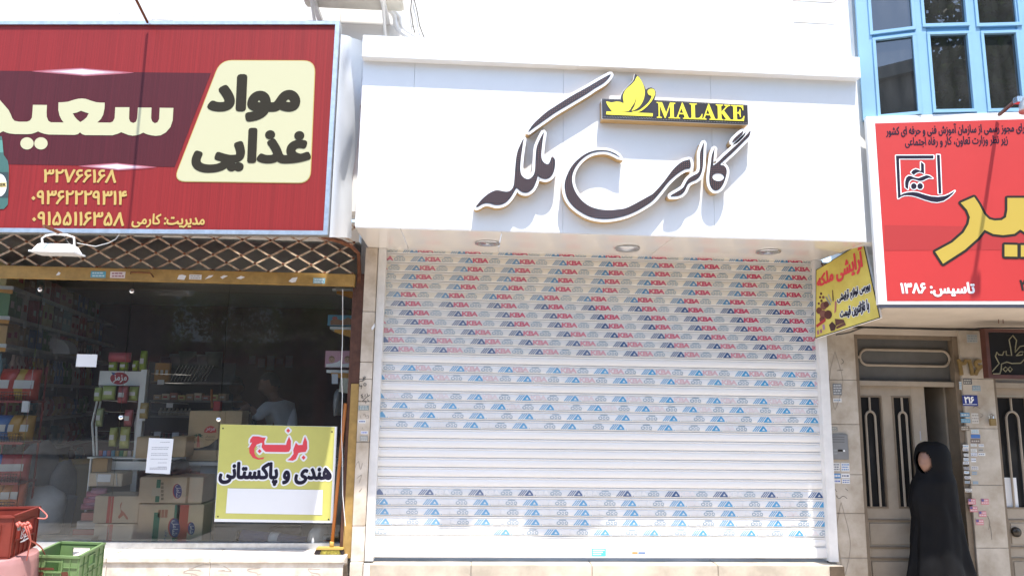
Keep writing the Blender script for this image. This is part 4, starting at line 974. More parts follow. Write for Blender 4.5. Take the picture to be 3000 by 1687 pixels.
for y in (1278, 1285, 1292):
    prect('speaker_slot', simple((.16, .16, .16)), ic, ip, 2439, y, 2474, y+3.5, 0, .001)
prect('name_plate', simple((.3, .31, .31)), ic, ip, 2441, 1316, 2453, 1321, 0, .001); prect('name_plate', simple((.3, .31, .31)), ic, ip, 2441, 1325, 2453, 1330, 0, .001)
prect('display', M['black'], ic, ip, 2455, 1316, 2469, 1322, 0, .0015); prect('button', M['pwhite'], ic, ip, 2470, 1317, 2475, 1322, 0, .004)
DY = 6.10
dp = FP(DY)
d1 = thing('house_door', 'beige metal house door standing half open with arched bars and dark glass', 'door')
XA, XB = 3.375, 4.345
box('frame_post', M['beige2'], d1, XA+.001, XA+.045, 6.02, 6.16, .13, 2.504); box('frame_post', M['beige2'], d1, XB-.05, XB-.001, 6.02, 6.16, .13, 2.504)
box('frame_head', M['beige'], d1, XA+.046, XB-.051, 6.03, 6.15, 2.055, 2.10, bevel=.004); box('frame_head', M['beige2'], d1, XA+.046, XB-.051, 6.03, 6.15, 2.47, 2.504)
box('transom_glass', M['frosted'], d1, XA+.046, XB-.051, 6.08, 6.09, 2.1005, 2.4695)
def loopbar(x0, x1, z0, z1, r, y, th, n=10):
    pts = []
    for cx_, cz_, a0 in ((x1-r, z1-r, 0), (x0+r, z1-r, 90), (x0+r, z0+r, 180), (x1-r, z0+r, 270)):
        for k in range(n+1): a = R(a0+90*k/n); pts.append((cx_+r*math.cos(a), y, cz_+r*math.sin(a)))
    return pts+[pts[0]]
(a0, b1), (a1, b0) = dp.pix(2511, 1024), dp.pix(2774, 1074)
MB().tube(loopbar(a0, a1, b0, b1, (b1-b0)/2-.001, 6.06, 0), .011, 6, False).build('transom_bar', M['beige'], d1)
MB().box(XA+.046, a0-.008, 6.05, 6.07, (b0+b1)/2-.01, (b0+b1)/2+.01).box(a1+.008, XB-.051, 6.05, 6.07, (b0+b1)/2-.01, (b0+b1)/2+.01).build('transom_tie', M['beige'], d1)
# the closed leaf
LY = 6.09; lp = FP(LY)
xa, xb = XA+.047, dp.pix(2706, 1160)[0]
g1 = (lp.pix(2510, 1158), lp.pix(2603, 1488)); g2 = (lp.pix(2612, 1160), lp.pix(2692, 1490))
zbot = .30
def leafdoor(t, xa, xb, ga, gb, ztop, LY, pan, pre):
    cols = [(ga[0][0], ga[1][0]), (gb[0][0], gb[1][0])]; zt2, zb2 = ga[0][1], ga[1][1]
    box('stile', M['beige'], t, xa, cols[0][0]-.001, LY, LY+.045, zbot, ztop); box('stile', M['beige'], t, cols[0][1]+.001, cols[1][0]-.001, LY+.0005, LY+.045, zb2, zt2); box('stile', M['beige'], t, cols[1][1]+.001, xb, LY, LY+.045, zbot, ztop)
    box('top_rail', M['beige'], t, cols[0][0]-.0005, cols[1][1]+.0005, LY+.001, LY+.045, zt2+.0005, ztop)
    box('lower_panel', M['beige'], t, cols[0][0]-.0005, cols[1][1]+.0005, LY+.001, LY+.045, zbot, zb2-.0005)
    for c0, c1 in cols:
        g_ = box('pane', M['dglass'], t, c0, c1, LY+.02, LY+.026, zb2+.0005, zt2-.0005)
        for x in (c0, c1-.012): box('bead', M['beige2'], t, x, x+.012, LY-.006, LY+.0195, zb2+.0005, zt2-.0005)
        for z in (zb2+.0008, zt2-.0135): box('bead', M['beige2'], t, c0+.0125, c1-.0125, LY-.005, LY+.0192, z, z+.0125)
        cx_ = (c0+c1)/2; w_ = (c1-c0)*.19; zt3 = zt2-.145
        pts = [(cx_-w_, LY-.002, zb2+.014), (cx_-w_, LY-.002, zt3-w_)]+[(cx_-w_*math.cos(R(15*k)), LY-.002, zt3-w_+w_*1.2*math.sin(R(15*k))) for k in range(1, 12)]+[(cx_+w_, LY-.002, zt3-w_), (cx_+w_, LY-.002, zb2+.014)]
        MB().tube(pts, .0105, 6).build('arched_bar', M['beige'], t); MB().tube([(cx_, LY-.002, zt3+w_*.2), (cx_, LY-.002, zt2-.014)], .010, 6).build('stem_bar', M['beige'], t)
    for z0_, z1_ in pan:
        c0, c1 = cols[0][0]+.01, cols[1][1]-.01
        for x0_, x1_, za, zb3 in ((c0, c1, z1_-.014, z1_), (c0, c1, z0_, z0_+.014), (c0, c0+.014, z0_+.0145, z1_-.0145), (c1-.014, c1, z0_+.0145, z1_-.0145)):
            box('moulding', M['beige2'], t, x0_, x1_, LY-.010, LY+.0008, za, zb3)
        box('raised_panel', M['beige'], t, c0+.03, c1-.03, LY-.006, LY+.0006, z0_+.03, z1_-.03, bevel=.004)
leafdoor(d1, xa, xb, g1, g2, 2.054, LY, [(lp.pix(2524, 1604)[1], lp.pix(2524, 1520)[1]), (.33, lp.pix(2524, 1632)[1])], 'a')
c = at(2686, 1545, Y=LY-.03); MB().lathe([(.02, -.03), (.022, -.005), (.036, .0), (.034, .018), (.01, .026)], c, 16, 'Y').build('door_knob', M['brass'], d1, smooth=True)
# open leaf folded inwards and the hallway behind it
MB().hexa([(xb+.02, 6.17, .3), (XB-.06, 6.17, .3), (XB-.06, 6.19, .3), (xb+.02, 6.19, .3), (xb+.02, 6.17, .31), (XB-.06, 6.17, .31), (XB-.06, 6.19, .31), (xb+.02, 6.19, .31)]).build('threshold_strip', M['beige2'], d1)
MB().box(XB-.062, XB-.02, 6.17, 6.75, .3, 2.05).build('open_leaf', M['beige'], d1)
hall = thing('hallway', 'dim hallway walls behind the half open house door', 'hallway')
MB().box(3.3, 3.38, 6.31, 9, .2, 2.6).build('wall', M['iwall'], hall); MB().box(4.45, 4.55, 6.31, 9, .2, 2.6).build('wall', M['beige'], hall); MB().box(3.38, 4.45, 8.9, 9, .2, 2.6).build('wall', M['iwall'], hall)
MB().box(3.38, 4.45, 6.31, 8.9, .1, .28).build('floor', M['ifloor'], hall); MB().box(3.38, 4.45, 6.31, 8.9, 2.5, 2.6).build('ceiling', M['iceil'], hall)
for y0, y1, c_ in ((1230, 1290, (.1, .12, .2)), (1320, 1345, (.08, .2, .42)), (1350, 1375, (.1, .12, .12))):
    prect('door_sticker', simple(c_), d1, lp, 2499, y0, 2507, y1, .0005, .0015)
for y0, y1, c_ in ((1195, 1260, (.25, .3, .4)), (1262, 1290, (.4, .4, .42))):
    prect('door_sticker', simple(c_), d1, lp, 2694, y0, 2699, y1, .0005, .0015)
prect('door_sticker', M['paper'], d1, FP(LY-.008), 2516, 1293, 2528, 1302, .0005, .0015)
# second pilaster
p2 = thing('marble_pilaster', 'marble pilaster crowded with small stickers between the two house doors', 'pilaster')
zs = [.13, .7, 1.22, 1.70, 2.13, 2.56]
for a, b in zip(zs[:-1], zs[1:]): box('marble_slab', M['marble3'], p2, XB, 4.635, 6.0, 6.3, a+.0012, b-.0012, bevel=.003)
p2p = FP(5.999)
text('brass_number', '۲۱۶', p2p, (2802, 1054, 2876, 1098), M['brass'], p2, bold=.06, d=.02)
text('brass_number', '۲۱۶', p2p, (2802, 1054, 2876, 1098), M['brass'], p2, bold=.06, d=.010)
np_ = prect('number_plate', M['plate'], p2, p2p, 2818, 1157, 2865, 1189, .001, .004)
text('plate_number', '۲۱۶', p2p, (2824, 1162, 2852, 1180), M['pwhite'], np_, d=.006, bold=.06); prect('plate_line', M['pwhite'], np_, p2p, 2821, 1183, 2862, 1185, .004, .005)
rnd = random.Random(11)
ST = [(2831, 979, 2864, 1004, (.40, .42, .42), 3, (.25, .3, .32)), (2821, 1108, 2848, 1126, (.12, .12, .12), 2, (.5, .48, .42)), (2848, 1129, 2873, 1145, (.20, .30, .38), 3, (.5, .52, .5)), (2809, 1117, 2818, 1141, (.55, .55, .55), 3, (.2, .4, .55)),
      (2813, 1208, 2841, 1221, (.13, .26, .38), 1, (.5, .52, .5)), (2815, 1226, 2843, 1238, (.13, .30, .42), 1, (.3, .4, .45)), (2814, 1247, 2840, 1261, (.18, .14, .10), 2, (.5, .45, .38)), (2844, 1257, 2868, 1270, (.58, .58, .56), 2, (.2, .4, .5)), (2844, 1272, 2872, 1283, (.06, .16, .42), 0, (0, 0, 0)), (2843, 1285, 2872, 1298, (.16, .12, .10), 1, (.5, .45, .4)), (2845, 1210, 2868, 1240, (.56, .52, .46), 3, (.3, .28, .25))]
for row in range(11):
    for col in range(3):
        if rnd.random() < .14: continue
        x = 2820+col*23+row*.7+rnd.uniform(-2, 2); y = 1300+row*13.2+rnd.uniform(-2, 2)
        if x+21 > 2888: continue
        ST.append((x, y, x+rnd.uniform(15, 22), y+rnd.uniform(8, 11.5), rnd.choice([(.74, .74, .72), (.66, .63, .58), (.72, .74, .77), (.40, .38, .34)]), rnd.choice([1, 2, 2]), rnd.choice([(.12, .14, .25), (.15, .15, .15), (.12, .3, .5)])))
for s_ in ST: sticker(p2p, *s_, p2, .0005)
for x, y in ((2835, 1460), (2873, 1460), (2840, 1482), (2866, 1496), (2858, 1520)): 
    s_ = sticker(p2p, x, y, x+24, y+17, (.56, .22, .24), 2, (.66, .5, .5), p2, .0018); prect('sticker_corner', simple((.12, .10, .25)), s_, p2p, x+1, y+1, x+9, y+8, .0034, .004)
scribble(p2p, [[(2850, 1195), (2858, 1190), (2872, 1196)], [(2872, 1210), (2880, 1216), (2872, 1222)], [(2893, 1510), (2900, 1530), (2896, 1550)], [(2902, 1540), (2906, 1580)]], p2, .0013)
# dark sign box with neon writing
ns = thing('neon_sign_box', 'dark wooden framed sign box with a bent neon tube word over the second door', 'sign')
nb = FP(5.62); (a0, b1), (a1, b0) = nb.pix(2884, 962), nb.pix(3160, 1112)
MB().pbox(nb, a0, a1, b0, b1, -.06, -.02).build('case', M['wood'], ns)
MB().pbox(nb, a0+.03, a1-.03, b0+.03, b1-.03, -.019, -.012).build('glass_front', M['dglass'], ns)
for A in ((a0, a1, b1-.03, b1), (a0, a1, b0, b0+.03)): MB().pbox(nb, *A, -.0195, .0).build('frame_bar', M['wood'], ns)
for A in ((a0, a0+.03, b0+.0302, b1-.0302), (a1-.03, a1, b0+.0302, b1-.0302)): MB().pbox(nb, *A, -.0195, .0).build('frame_bar', M['wood'], ns)
c4 = lambda P_: crop(P_, 2700, 880, 4.527)
for k, P_ in enumerate(([(925, 940), (975, 880), (1015, 835), (985, 780), (965, 740), (985, 685), (1010, 720), (1060, 725), (1075, 680), (1105, 670), (1110, 725), (1180, 730), (1165, 620), (1145, 520), (1195, 465), (1245, 530), (1230, 620), (1225, 690), (1290, 610), (1350, 600), (1400, 650), (1370, 760), (1300, 830), (1180, 835), (1115, 815), (1045, 840), (1040, 920), (1025, 970), (935, 972)], [(1240, 730), (1290, 680), (1335, 680), (1320, 720), (1240, 732)], [(1065, 910), (1100, 880), (1130, 910), (1100, 945), (1065, 910)], [(1130, 910), (1160, 880), (1188, 912), (1160, 945), (1130, 910)])):
    MB().tube([nb.pt(*nb.pix(*q), .012) for q in c4(P_)], .0045, 6).build('neon_tube', M['neon'], ns)
# second door
d2 = thing('house_door', 'closed beige house door with padlock and bronze knob at the right edge', 'door')
box('frame_post', M['beige2'], d2, 4.636, 4.675, 6.03, 6.16, .13, 2.50); box('frame_head', M['beige'], d2, 4.676, 5.7, 6.03, 6.15, 2.055, 2.10); box('over_panel', M['beige'], d2, 4.676, 5.7, 6.07, 6.12, 2.1005, 2.5)
h1 = (lp.pix(2912, 1160), lp.pix(2995, 1490)); wd = h1[1][0]-h1[0][0]
h1 = ((h1[0][0], h1[0][1]), (h1[0][0]+.30, h1[1][1])); h2 = ((h1[1][0]+.035, h1[0][1]), (h1[1][0]+.335, h1[1][1]))
leafdoor(d2, 4.677, h2[1][0]+.06, h1, h2, 2.054, LY, [(lp.pix(2900, 1604)[1], lp.pix(2900, 1520)[1]), (.33, lp.pix(2900, 1632)[1])], 'b')
prect('paper_behind_glass', M['paper'], d2, FP(LY+.018), 2928, 1398, 2985, 1490, 0, .001)
c = at(2975, 1557, Y=LY-.01); MB().lathe([(.02, -.03), (.022, -.005), (.042, .0), (.04, .02), (.012, .03)], c, 18, 'Y').build('door_knob', M['knob'], d2, smooth=True)
c = at(2928, 1510, Y=LY-.004); MB().lathe([(.012, -.01), (.012, .004), (.004, .006)], c, 12, 'Y').build('keyhole', M['knob'], d2)
pk = thing('padlock', 'small brass padlock hanging on the second house door frame', 'padlock')
lk = FP(5.985); prect('body', M['brass'], pk, lk, 2896, 1225, 2916, 1246, 0, .02, bevel=.003)
MB().tube([at(x, y, Y=5.975) for x, y in ((2899, 1226), (2898, 1216), (2904, 1212), (2911, 1216), (2911, 1226))], .004, 6).build('shackle', M['chrome'], pk)
for y0, y1, c_ in ((1260, 1290, (.12, .13, .15)), (1298, 1322, (.10, .06, .04)), (1326, 1355, (.06, .18, .40)), (1357, 1388, (.08, .14, .10)), (1390, 1410, (.4, .42, .42))):
    sticker(lp, 2895+(y0-1260)*.06, y0, 2907+(y0-1260)*.06, y1, c_, 3, (.45, .45, .42), d2, .001, 'door_sticker')
# ------------------------------------------------------------------ yellow blade sign
bl = thing('yellow_blade_sign', 'tilted yellow hanging sign with red lettering and makeup pictures beside the shutter', 'sign')
BL, TL, BRr = Vector((2.978, 5.9, 2.452)), Vector((3.019, 5.9, 3.051)), at(2578, 930, Y=5.3)
bp = PL(BL, BRr-BL, TL-BL)
q4 = [bp.pix(2388.5, 990), bp.pix(2577.5, 930), bp.pix(2528, 708), bp.pix(2391, 791)]
MB().poly(bp, q4, [], -.002, -.03).build('panel', M['pwhite'], bl)
MB().poly(bp, off(q4, .003), [], -.001, -.004).build('edge', M['black'], bl)
YB = mat('blade_yellow', (.76, .66, .15), .5, var=.3, scale=3, col2=(.60, .48, .10))
MB().poly(bp, off(q4, -.004), [], 0, None).build('print_ground', YB, bl)
sx = lambda P_: crop(P_, 2360, 640, 3.814)
def quadtext(s_, Q, m_, bold, d, outline=0, mo=None):
    # lettering mapped into a slanted four-cornered field
    Q = [bp.pix(*q) for q in sx(Q)]; G = glyphs(s_); xs_ = [q[0] for L, _ in G for q in L]; ys_ = [q[1] for L, _ in G for q in L]
    x0, x1, y0, y1 = min(xs_), max(xs_), min(ys_), max(ys_)
    def f(q):
        s, t = (q[0]-x0)/(x1-x0), (q[1]-y0)/(y1-y0)
        return tuple(Vector(Q[0])*(1-s)*t+Vector(Q[1])*s*t+Vector(Q[2])*s*(1-t)+Vector(Q[3])*(1-s)*(1-t))
    a, b = MB(), MB()
    for i, (L, H) in enumerate(G):
        LL = [[f(q) for q in L]]+[[f(q) for q in h] for h in H]; fillw(a, bp, LL, bold, d+.0001*(i % 6))
        if outline: fillw(b, bp, LL[:1], bold+outline, d-.0012)
    a.build('lettering', m_, bl)
    if outline: b.build('lettering_outline', mo, bl)
quadtext('آرایشی ملکه', [(128, 640), (625, 310), (655, 590), (140, 800)], M['posterred'], .006, .003)
quadtext('بورس لوازم آرایشی', [(350, 850), (712, 690), (730, 830), (365, 960)], M['navy'], .003, .003, .006, M['paper'])
quadtext('با نازلترین قیمت', [(385, 1020), (705, 900), (715, 1050), (395, 1130)], M['navy'], .003, .003, .006, M['paper'])
mk = [((175, 840), 14), ((165, 880), 14), ((200, 880), 16), ((180, 920), 15), ((150, 950), 14), ((205, 975), 42), ((235, 960), 34), ((155, 1030), 36), ((200, 1070), 44), ((255, 1075), 48), ((190, 1130), 36)]
for k, ((x, y), r) in enumerate(mk): poly('printed_makeup', simple([(.10, .03, .025), (.16, .05, .04), (.22, .09, .07)][k % 3]), bl, bp, sx(ell(x, y, r*.9, r*1.05, 14)), .0022+.00012*k)
for k, P_ in enumerate(([(120, 1190), (230, 1110), (225, 1150), (130, 1220)], [(265, 1190), (300, 1150), (345, 1200), (330, 1250), (285, 1260)], [(330, 1120), (430, 1130), (440, 1160), (340, 1200)], [(345, 1210), (440, 1160), (455, 1190), (350, 1235)], [(220, 880), (235, 870), (290, 960), (275, 970)], [(250, 850), (262, 845), (300, 930), (288, 938)], [(300, 800), (308, 798), (318, 920), (306, 922)], [(330, 930), (350, 920), (345, 1040), (325, 1060)], [(130, 1260), (150, 1240), (155, 1290), (138, 1300)], [(190, 1190), (215, 1180), (220, 1240), (198, 1245)], [(165, 1250), (180, 1230), (190, 1270), (172, 1285)])):
    poly('printed_makeup', simple([(.45, .05, .05), (.07, .03, .03), (.12, .05, .04), (.15, .06, .05), (.30, .30, .28), (.42, .40, .36), (.12, .05, .03), (.50, .20, .17), (.40, .15, .25), (.42, .25, .4), (.35, .12, .2)][k]), bl, bp, sx(P_), .0036+.0001*k)
MB().tube([bp.pt(*bp.pix(2405, 780), -.03), at(2400, 760, Y=6.0)], .006, 6).build('hanger', M['rust'], bl)

# ------------------------------------------------------------------ grocery interior
FZ = .60
rm = thing('grocery_room', 'dim interior walls, ceiling and floor of the grocery behind the glass', 'room')
box('floor', M['ifloor'], rm, -6.6, -.99, 6.2, 11, .3, FZ); box('ceiling', M['iceil'], rm, -6.6, -.99, 6.06, 11, 3.23, 3.4)
box('wall', M['iwall'], rm, -6.7, -6.6, 6.06, 11, FZ, 3.5); box('wall', M['iwall'], rm, -.99, -.85, 6.2, 11, FZ, 3.5); box('back_wall', M['brickred'], rm, -6.6, -.99, 11, 11.1, FZ, 3.5)
box('front_wall', M['plaster'], rm, -6.6, -5.0, 6.05, 6.2, .1, 3.42)
rnd = random.Random(5)
# left shelving along the slanted side wall: near end at left of the frame
shv = thing('shelf_unit', 'long white shelving with orange ends along the left wall of the grocery', 'shelf')
o3 = at(20, 1000, Y=6.75); base = Vector((o3.x, 6.75, 0)); dv = Vector((-.24, 1, 0)).normalized(); nv = Vector((-dv.y, dv.x, 0)) # nv points left (into the shelf)
def spt(s, t, z): return base+dv*s+nv*t+Vector((0, 0, z))
zsh = [at(27, y, Y=6.75).z for y in (1215, 1120, 1005, 924, 838)]
zsh = [.95, 1.28, 1.62, 1.98, at(22, 1007, Y=6.75).z, at(27, 926, Y=6.75).z, at(27, 838, Y=6.75).z]
for z in zsh:
    MB().hexa([spt(0, 0, z-.035), spt(0, .42, z-.035), spt(4, .42, z-.035), spt(4, 0, z-.035), spt(0, 0, z), spt(0, .42, z), spt(4, .42, z), spt(4, 0, z)][::1]).build('shelf_board', M['shelf'], shv)
    MB().hexa([spt(-.012, 0.0, z-.075), spt(-.012, .42, z-.035), spt(-.001, .42, z-.035), spt(-.001, 0, z-.075), spt(-.012, 0, z-.036), spt(-.012, .42, z-.03), spt(-.001, .42, z-.03), spt(-.001, 0, z-.036)]).build('end_bracket', M['shelfo'], shv)
MB().hexa([spt(0, .425, FZ), spt(0, .44, FZ), spt(4, .44, FZ), spt(4, .425, FZ), spt(0, .425, 3.1), spt(0, .44, 3.1), spt(4, .44, 3.1), spt(4, .425, 3.1)]).build('back_panel', M['iwall'], shv)
for s in (1.0, 2.0, 3.0, 3.97): MB().hexa([spt(s, .40, FZ), spt(s, .424, FZ), spt(s+.03, .424, FZ), spt(s+.03, .40, FZ), spt(s, .4, 3.1), spt(s, .424, 3.1), spt(s+.03, .424, 3.1), spt(s+.03, .4, 3.1)]).build('upright', M['shelf'], shv)
tagz = 0
for z in zsh[3:]:
    for s in (.35, .8, 1.4, 2.1):
        MB().hexa([spt(s, -.004, z-.075), spt(s, -.001, z-.075), spt(s+.07, -.001, z-.075), spt(s+.07, -.004, z-.075), spt(s, -.004, z-.005), spt(s, -.001, z-.005), spt(s+.07, -.001, z-.005), spt(s+.07, -.004, z-.005)]).build('price_tag', M['paper'], shv)
# goods on the shelves: every packet its own object
PAL = [(.55, .07, .05), (.64, .34, .05), (.46, .26, .07), (.10, .22, .50), (.14, .34, .11), (.68, .66, .62), (.58, .12, .12), (.70, .54, .13), (.28, .13, .08), (.16, .34, .40), (.70, .46, .38)]
PAL = [tuple(.75*x+.25*sum(c)/3 for x in c) for c in PAL]
def packet_mesh(w_, d_, h_, kind):
    mb = MB()
    if kind == 'box': return mb.box(-w_/2, w_/2, -d_/2, d_/2, 0, h_)
    if kind == 'bottle': return mb.lathe([(w_*.42, 0), (w_*.45, .01), (w_*.45, h_*.6), (w_*.2, h_*.8), (w_*.16, h_*.95), (w_*.18, h_)], (0, 0, 0), 10)
    n = 5; rings = []                                     # pillow bag
    for i in range(n+1):
        t = i/n; e = math.sin(math.pi*min(max(t, .04), .96))**.55
        rings.append([(w_/2*math.cos(a)*(1-.06*e), d_/2*e*math.sin(a)+(.006 if math.sin(a) > 0 else -.006), h_*t) for a in [2*math.pi*k/12 for k in range(12)]])
    return mb.loft(rings)
PM = {}
def packet(name, label, cat, group, loc, w_, d_, h_, kind, col, rz=0, tilt=0, lab=True):
    key = (round(w_, 2), round(d_, 2), round(h_, 2), kind, tuple(col))
    if key not in PM:
        o = packet_mesh(w_, d_, h_, kind).build(name, simple(tuple(col), .35), None, smooth=(kind != 'box')); PM[key] = o
    else: o = PM[key].copy(); o.name = name; COL.objects.link(o)
    tag(o, label, cat, group); o.location = loc; o.rotation_euler = (tilt, 0, rz)
    if lab:                                               # printed label patch on its front
        k2 = key+('l',)
        if k2 not in PM:
            mb = MB(); y = -d_/2-.0015 if kind != 'bottle' else -w_*.46
            c2 = (.62, .60, .56) if sum(col) < 1.0 else (.5, .07, .06)
            if kind == 'bag': y = -d_/2*.96-.007
            mb.add([(-w_*.28, y, h_*.35), (w_*.28, y, h_*.35), (w_*.28, y, h_*.62), (-w_*.28, y, h_*.62)], [(0, 1, 2, 3)])
            l = mb.build('label_print', simple(c2), o); PM[k2] = l
        else: l = PM[k2].copy(); COL.objects.link(l); l.parent = o
    return o
rz = math.atan2(dv.y, dv.x)-math.pi/2+math.pi/2
CN = ['red', 'orange', 'brown', 'blue', 'green', 'pale grey', 'crimson', 'yellow', 'dark brown', 'teal', 'pink']
ORD = ['first', 'second', 'third', 'fourth', 'fifth', 'sixth', 'seventh', 'eighth', 'ninth', 'tenth']
CNT = {}
lev = ['lowest', 'second lowest', 'third', 'fourth', 'fifth', 'sixth', 'top']
for li, z in enumerate(zsh):
    s = .08
    kinds = [('bag', .16, .09, .22), ('bag', .17, .09, .22), ('bag', .16, .08, .22), ('bottle', .09, .09, .26), ('box', .12, .14, .20), ('box', .14, .14, .24), ('box', .2, .14, .22)][li]
    while s < 3.3:
        kd, w_, d_, h_ = kinds; c_ = PAL[(int(s*3.1)+li*3) % len(PAL)]
        p = spt(s, .02+w_*.5, z+.001)
        ci = PAL.index(c_); kn = {'bag': 'snack bag', 'bottle': 'bottle', 'box': 'carton'}[kd]; CNT[li, ci] = CNT.get((li, ci), 0)+1
        packet({'bag': 'snack_bag', 'bottle': 'drink_bottle', 'box': 'carton'}[kd], '%s %s %s from the window on the %s left shelf' % (ORD[CNT[li, ci]-1], CN[ci], kn, lev[li]), kn.split()[0], '%ss on the %s left shelf' % (kn, lev[li]), p, w_, d_, h_*rnd.choice([.85, 1, 1]), kd, c_, rz=math.atan2(-nv.y, -nv.x)+math.pi/2+rnd.uniform(-.08, .08))
        s += w_*1.04+(.02 if rnd.random() < .8 else .12)
# front rack of bright chips at the frame's left edge
rk = thing('wire_snack_rack', 'red and silver wire snack rack at the left edge of the window', 'rack')
x0 = at(-40, 1300, Y=6.4).x; x1 = at(75, 1300, Y=6.4).x
levels = [at(40, y, Y=6.45).z for y in (1172, 1292, 1408, 1490)]
for z in levels:
    box('tray', simple((.30, .05, .04)), rk, x0, x1, 6.35, 6.62, z-.02, z)
    mb = MB()
    for zz_ in (z+.045, z+.07): mb.tube([(x0, 6.345, zz_), (x1, 6.345, zz_)], .003, 5)
    k = x0
    while k <= x1: mb.tube([(k, 6.345, z), (k, 6.345, z+.07)], .002, 4); k += .022
    mb.build('wire_front', M['chrome'], rk, kind='stuff')
for x in (x0+.01, x1-.01): MB().tube([(x, 6.6, FZ), (x, 6.6, levels[0]+.3)], .01, 6).build('upright', simple((.3, .05, .04)), rk)
cols = [[(.46, .05, .03), (.50, .30, .04), (.46, .06, .03)], [(.05, .14, .36), (.50, .28, .05), (.45, .25, .05)], [(.06, .14, .40), (.42, .05, .05), (.42, .06, .05)], [(.48, .22, .03), (.5, .2, .03), (.46, .1, .03)]]
for li, z in enumerate(levels):
    for k in range(3):
        packet('chip_bag', ['leftmost ', 'middle ', 'rightmost '][k]+['red and yellow chip bag on the top tray of the left wire rack', 'shiny gold and blue chip bag on the second tray of the left wire rack', 'red chip bag on the third tray of the left wire rack', 'orange chip bag on the bottom tray of the left wire rack'][li], 'snack', 'chip bags on wire tray %d' % (li+1), (x0+.09+k*(x1-x0-.16)/2, 6.43+.02*k, z+.001), .17, .10, .22 if li else .27, 'bag', cols[li][k], rz=rnd.uniform(-.3, .3), tilt=-.12)
o = prect('price_card', M['paper'], None, FP(6.30), 66, 1174, 85, 1207, 0, .002); tag(o, 'white price card hanging at the edge of the left wire rack', 'price card')
# roll holder (white curved thing) on the shelf
wd = thing('white_dispenser', 'white curved plastic dispenser on the left shelves', 'dispenser')
a = at(150, 1036, Y=7.6); b = at(212, 1036, Y=7.6); w_ = b.x-a.x
pr = [(a.x, a.z)]+[(a.x+w_*.25+w_*.75*math.sin(R(k)), a.z+w_*.72*math.cos(R(k))) for k in range(0, 91, 10)]
pr[0] = (a.x+w_*.05, a.z+w_*.70); pr.append((a.x+w_*.2, a.z))
MB().poly(FP(7.55), pr, [], 0, -.16).build('shell', simple((.42, .47, .52)), wd)
prect('poster_edge', simple((.35, .38, .42)), wd, FP(7.5), 148, 990, 164, 1022, 0, .002)

# ---- snack stand with header board
Y2 = 6.95; P2 = FP(Y2)
ss = thing('snack_stand', 'white wire snack stand with a red oval logo header board', 'display stand')
prect('header', M['shelf'], ss, P2, 296, 1086, 420, 1130, 0, .02); hp = FP(Y2-.0205)
poly('logo_oval', simple((.38, .04, .05)), ss, hp, ell(350, 1108, 27, 18, 24), .001); poly('logo_tail', simple((.08, .12, .3)), ss, hp, [(326, 1090), (340, 1092), (332, 1100)], .0018)
text('logo_lettering', 'مزمز', hp, (334, 1098, 370, 1120), M['paper'], ss, d=.0024, bold=.03)
for xp in ((290, 270, 275), (300, 282, 284), (418, 396, 396)):
    MB().tube([at(xp[0]+4, 1130, Y=Y2+.05), at(xp[1], 1240, Y=Y2), at(xp[2], 1335, Y=Y2)], .010, 6).build('stand_post', M['shelf'], ss)
for y in (1172, 1205, 1262, 1290):
    MB().tube([at(280, y, Y=Y2), at(400, y+4, Y=Y2)], .004, 5).build('wire_rail', M['chrome'], ss)
def hang(lab, x0, y0, x1, y1, col, grp, Y=Y2-.05):
    a, b = at(x0, y1, Y=Y), at(x1, y0, Y=Y)
    return packet('hanging_snack_bag', lab, 'snack', grp, ((a.x+b.x)/2, Y, a.z), b.x-a.x, .06, b.z-a.z, 'bag', col, rz=rnd.uniform(-.1, .1))
G_ = (.36, .44, .13)
for k, (x0_, y0, x1_, y1) in enumerate(((275, 1134, 302, 1174), (298, 1130, 342, 1170), (376, 1133, 408, 1172))): hang(['leftmost', 'second', 'rightmost'][k]+' green snack bag in the top row of the white wire stand', x0_, y0, x1_, y1, G_, 'green bags in the top row of the stand')
hang('red topped white bag in the middle of the top row of the stand', 343, 1131, 378, 1180, (.42, .10, .10), None, Y2-.12)
for k, (x0_, y0, x1_, y1) in enumerate(((280, 1196, 306, 1248), (334, 1250, 352, 1308))): hang(['upper', 'lower'][k]+' green and white snack bag hanging at the left of the wire stand', x0_, y0, x1_, y1, (.34, .38, .18), 'green bags left on the stand')
hang('red and white bag in the second row of the wire stand', 362, 1200, 392, 1248, (.45, .12, .12), None)
for k, (x0_, y0, x1_, y1) in enumerate(((318, 1252, 346, 1306), (348, 1250, 384, 1312))): hang(['left', 'right'][k]+' yellow green snack bag in the lowest row of the wire stand', x0_, y0, x1_, y1, (.42, .42, .12), 'yellow green bags low on the stand', Y2-.09)
for k, (x0_, x1_, y0) in enumerate(((318, 346, 1058), (350, 378, 1056), (388, 408, 1056), (408, 434, 1028))): hang(['leftmost', 'second', 'third', ''][k]+' bright green bag standing on top of the snack stand' if y0 > 1040 else 'tall bright green bag at the right on top of the snack stand', x0_, y0, x1_, 1086, (.30, .42, .03), 'green bags on top of the stand', Y2+.03)
a, b = at(312, 1062, Y=Y2-.02), at(384, 1042, Y=Y2-.02); o = packet('pink_bag', 'pink plastic bag lying on the green bags of the snack stand', 'bag', None, ((a.x+b.x)/2, Y2-.0, at(350, 1060, Y=Y2).z), b.x-a.x, .12, .09, 'bag', (.55, .10, .12), lab=False)
hang('yellow snack packet clipped to the white pole', 408, 1180, 438, 1225, (.42, .30, .10), None, 6.72)
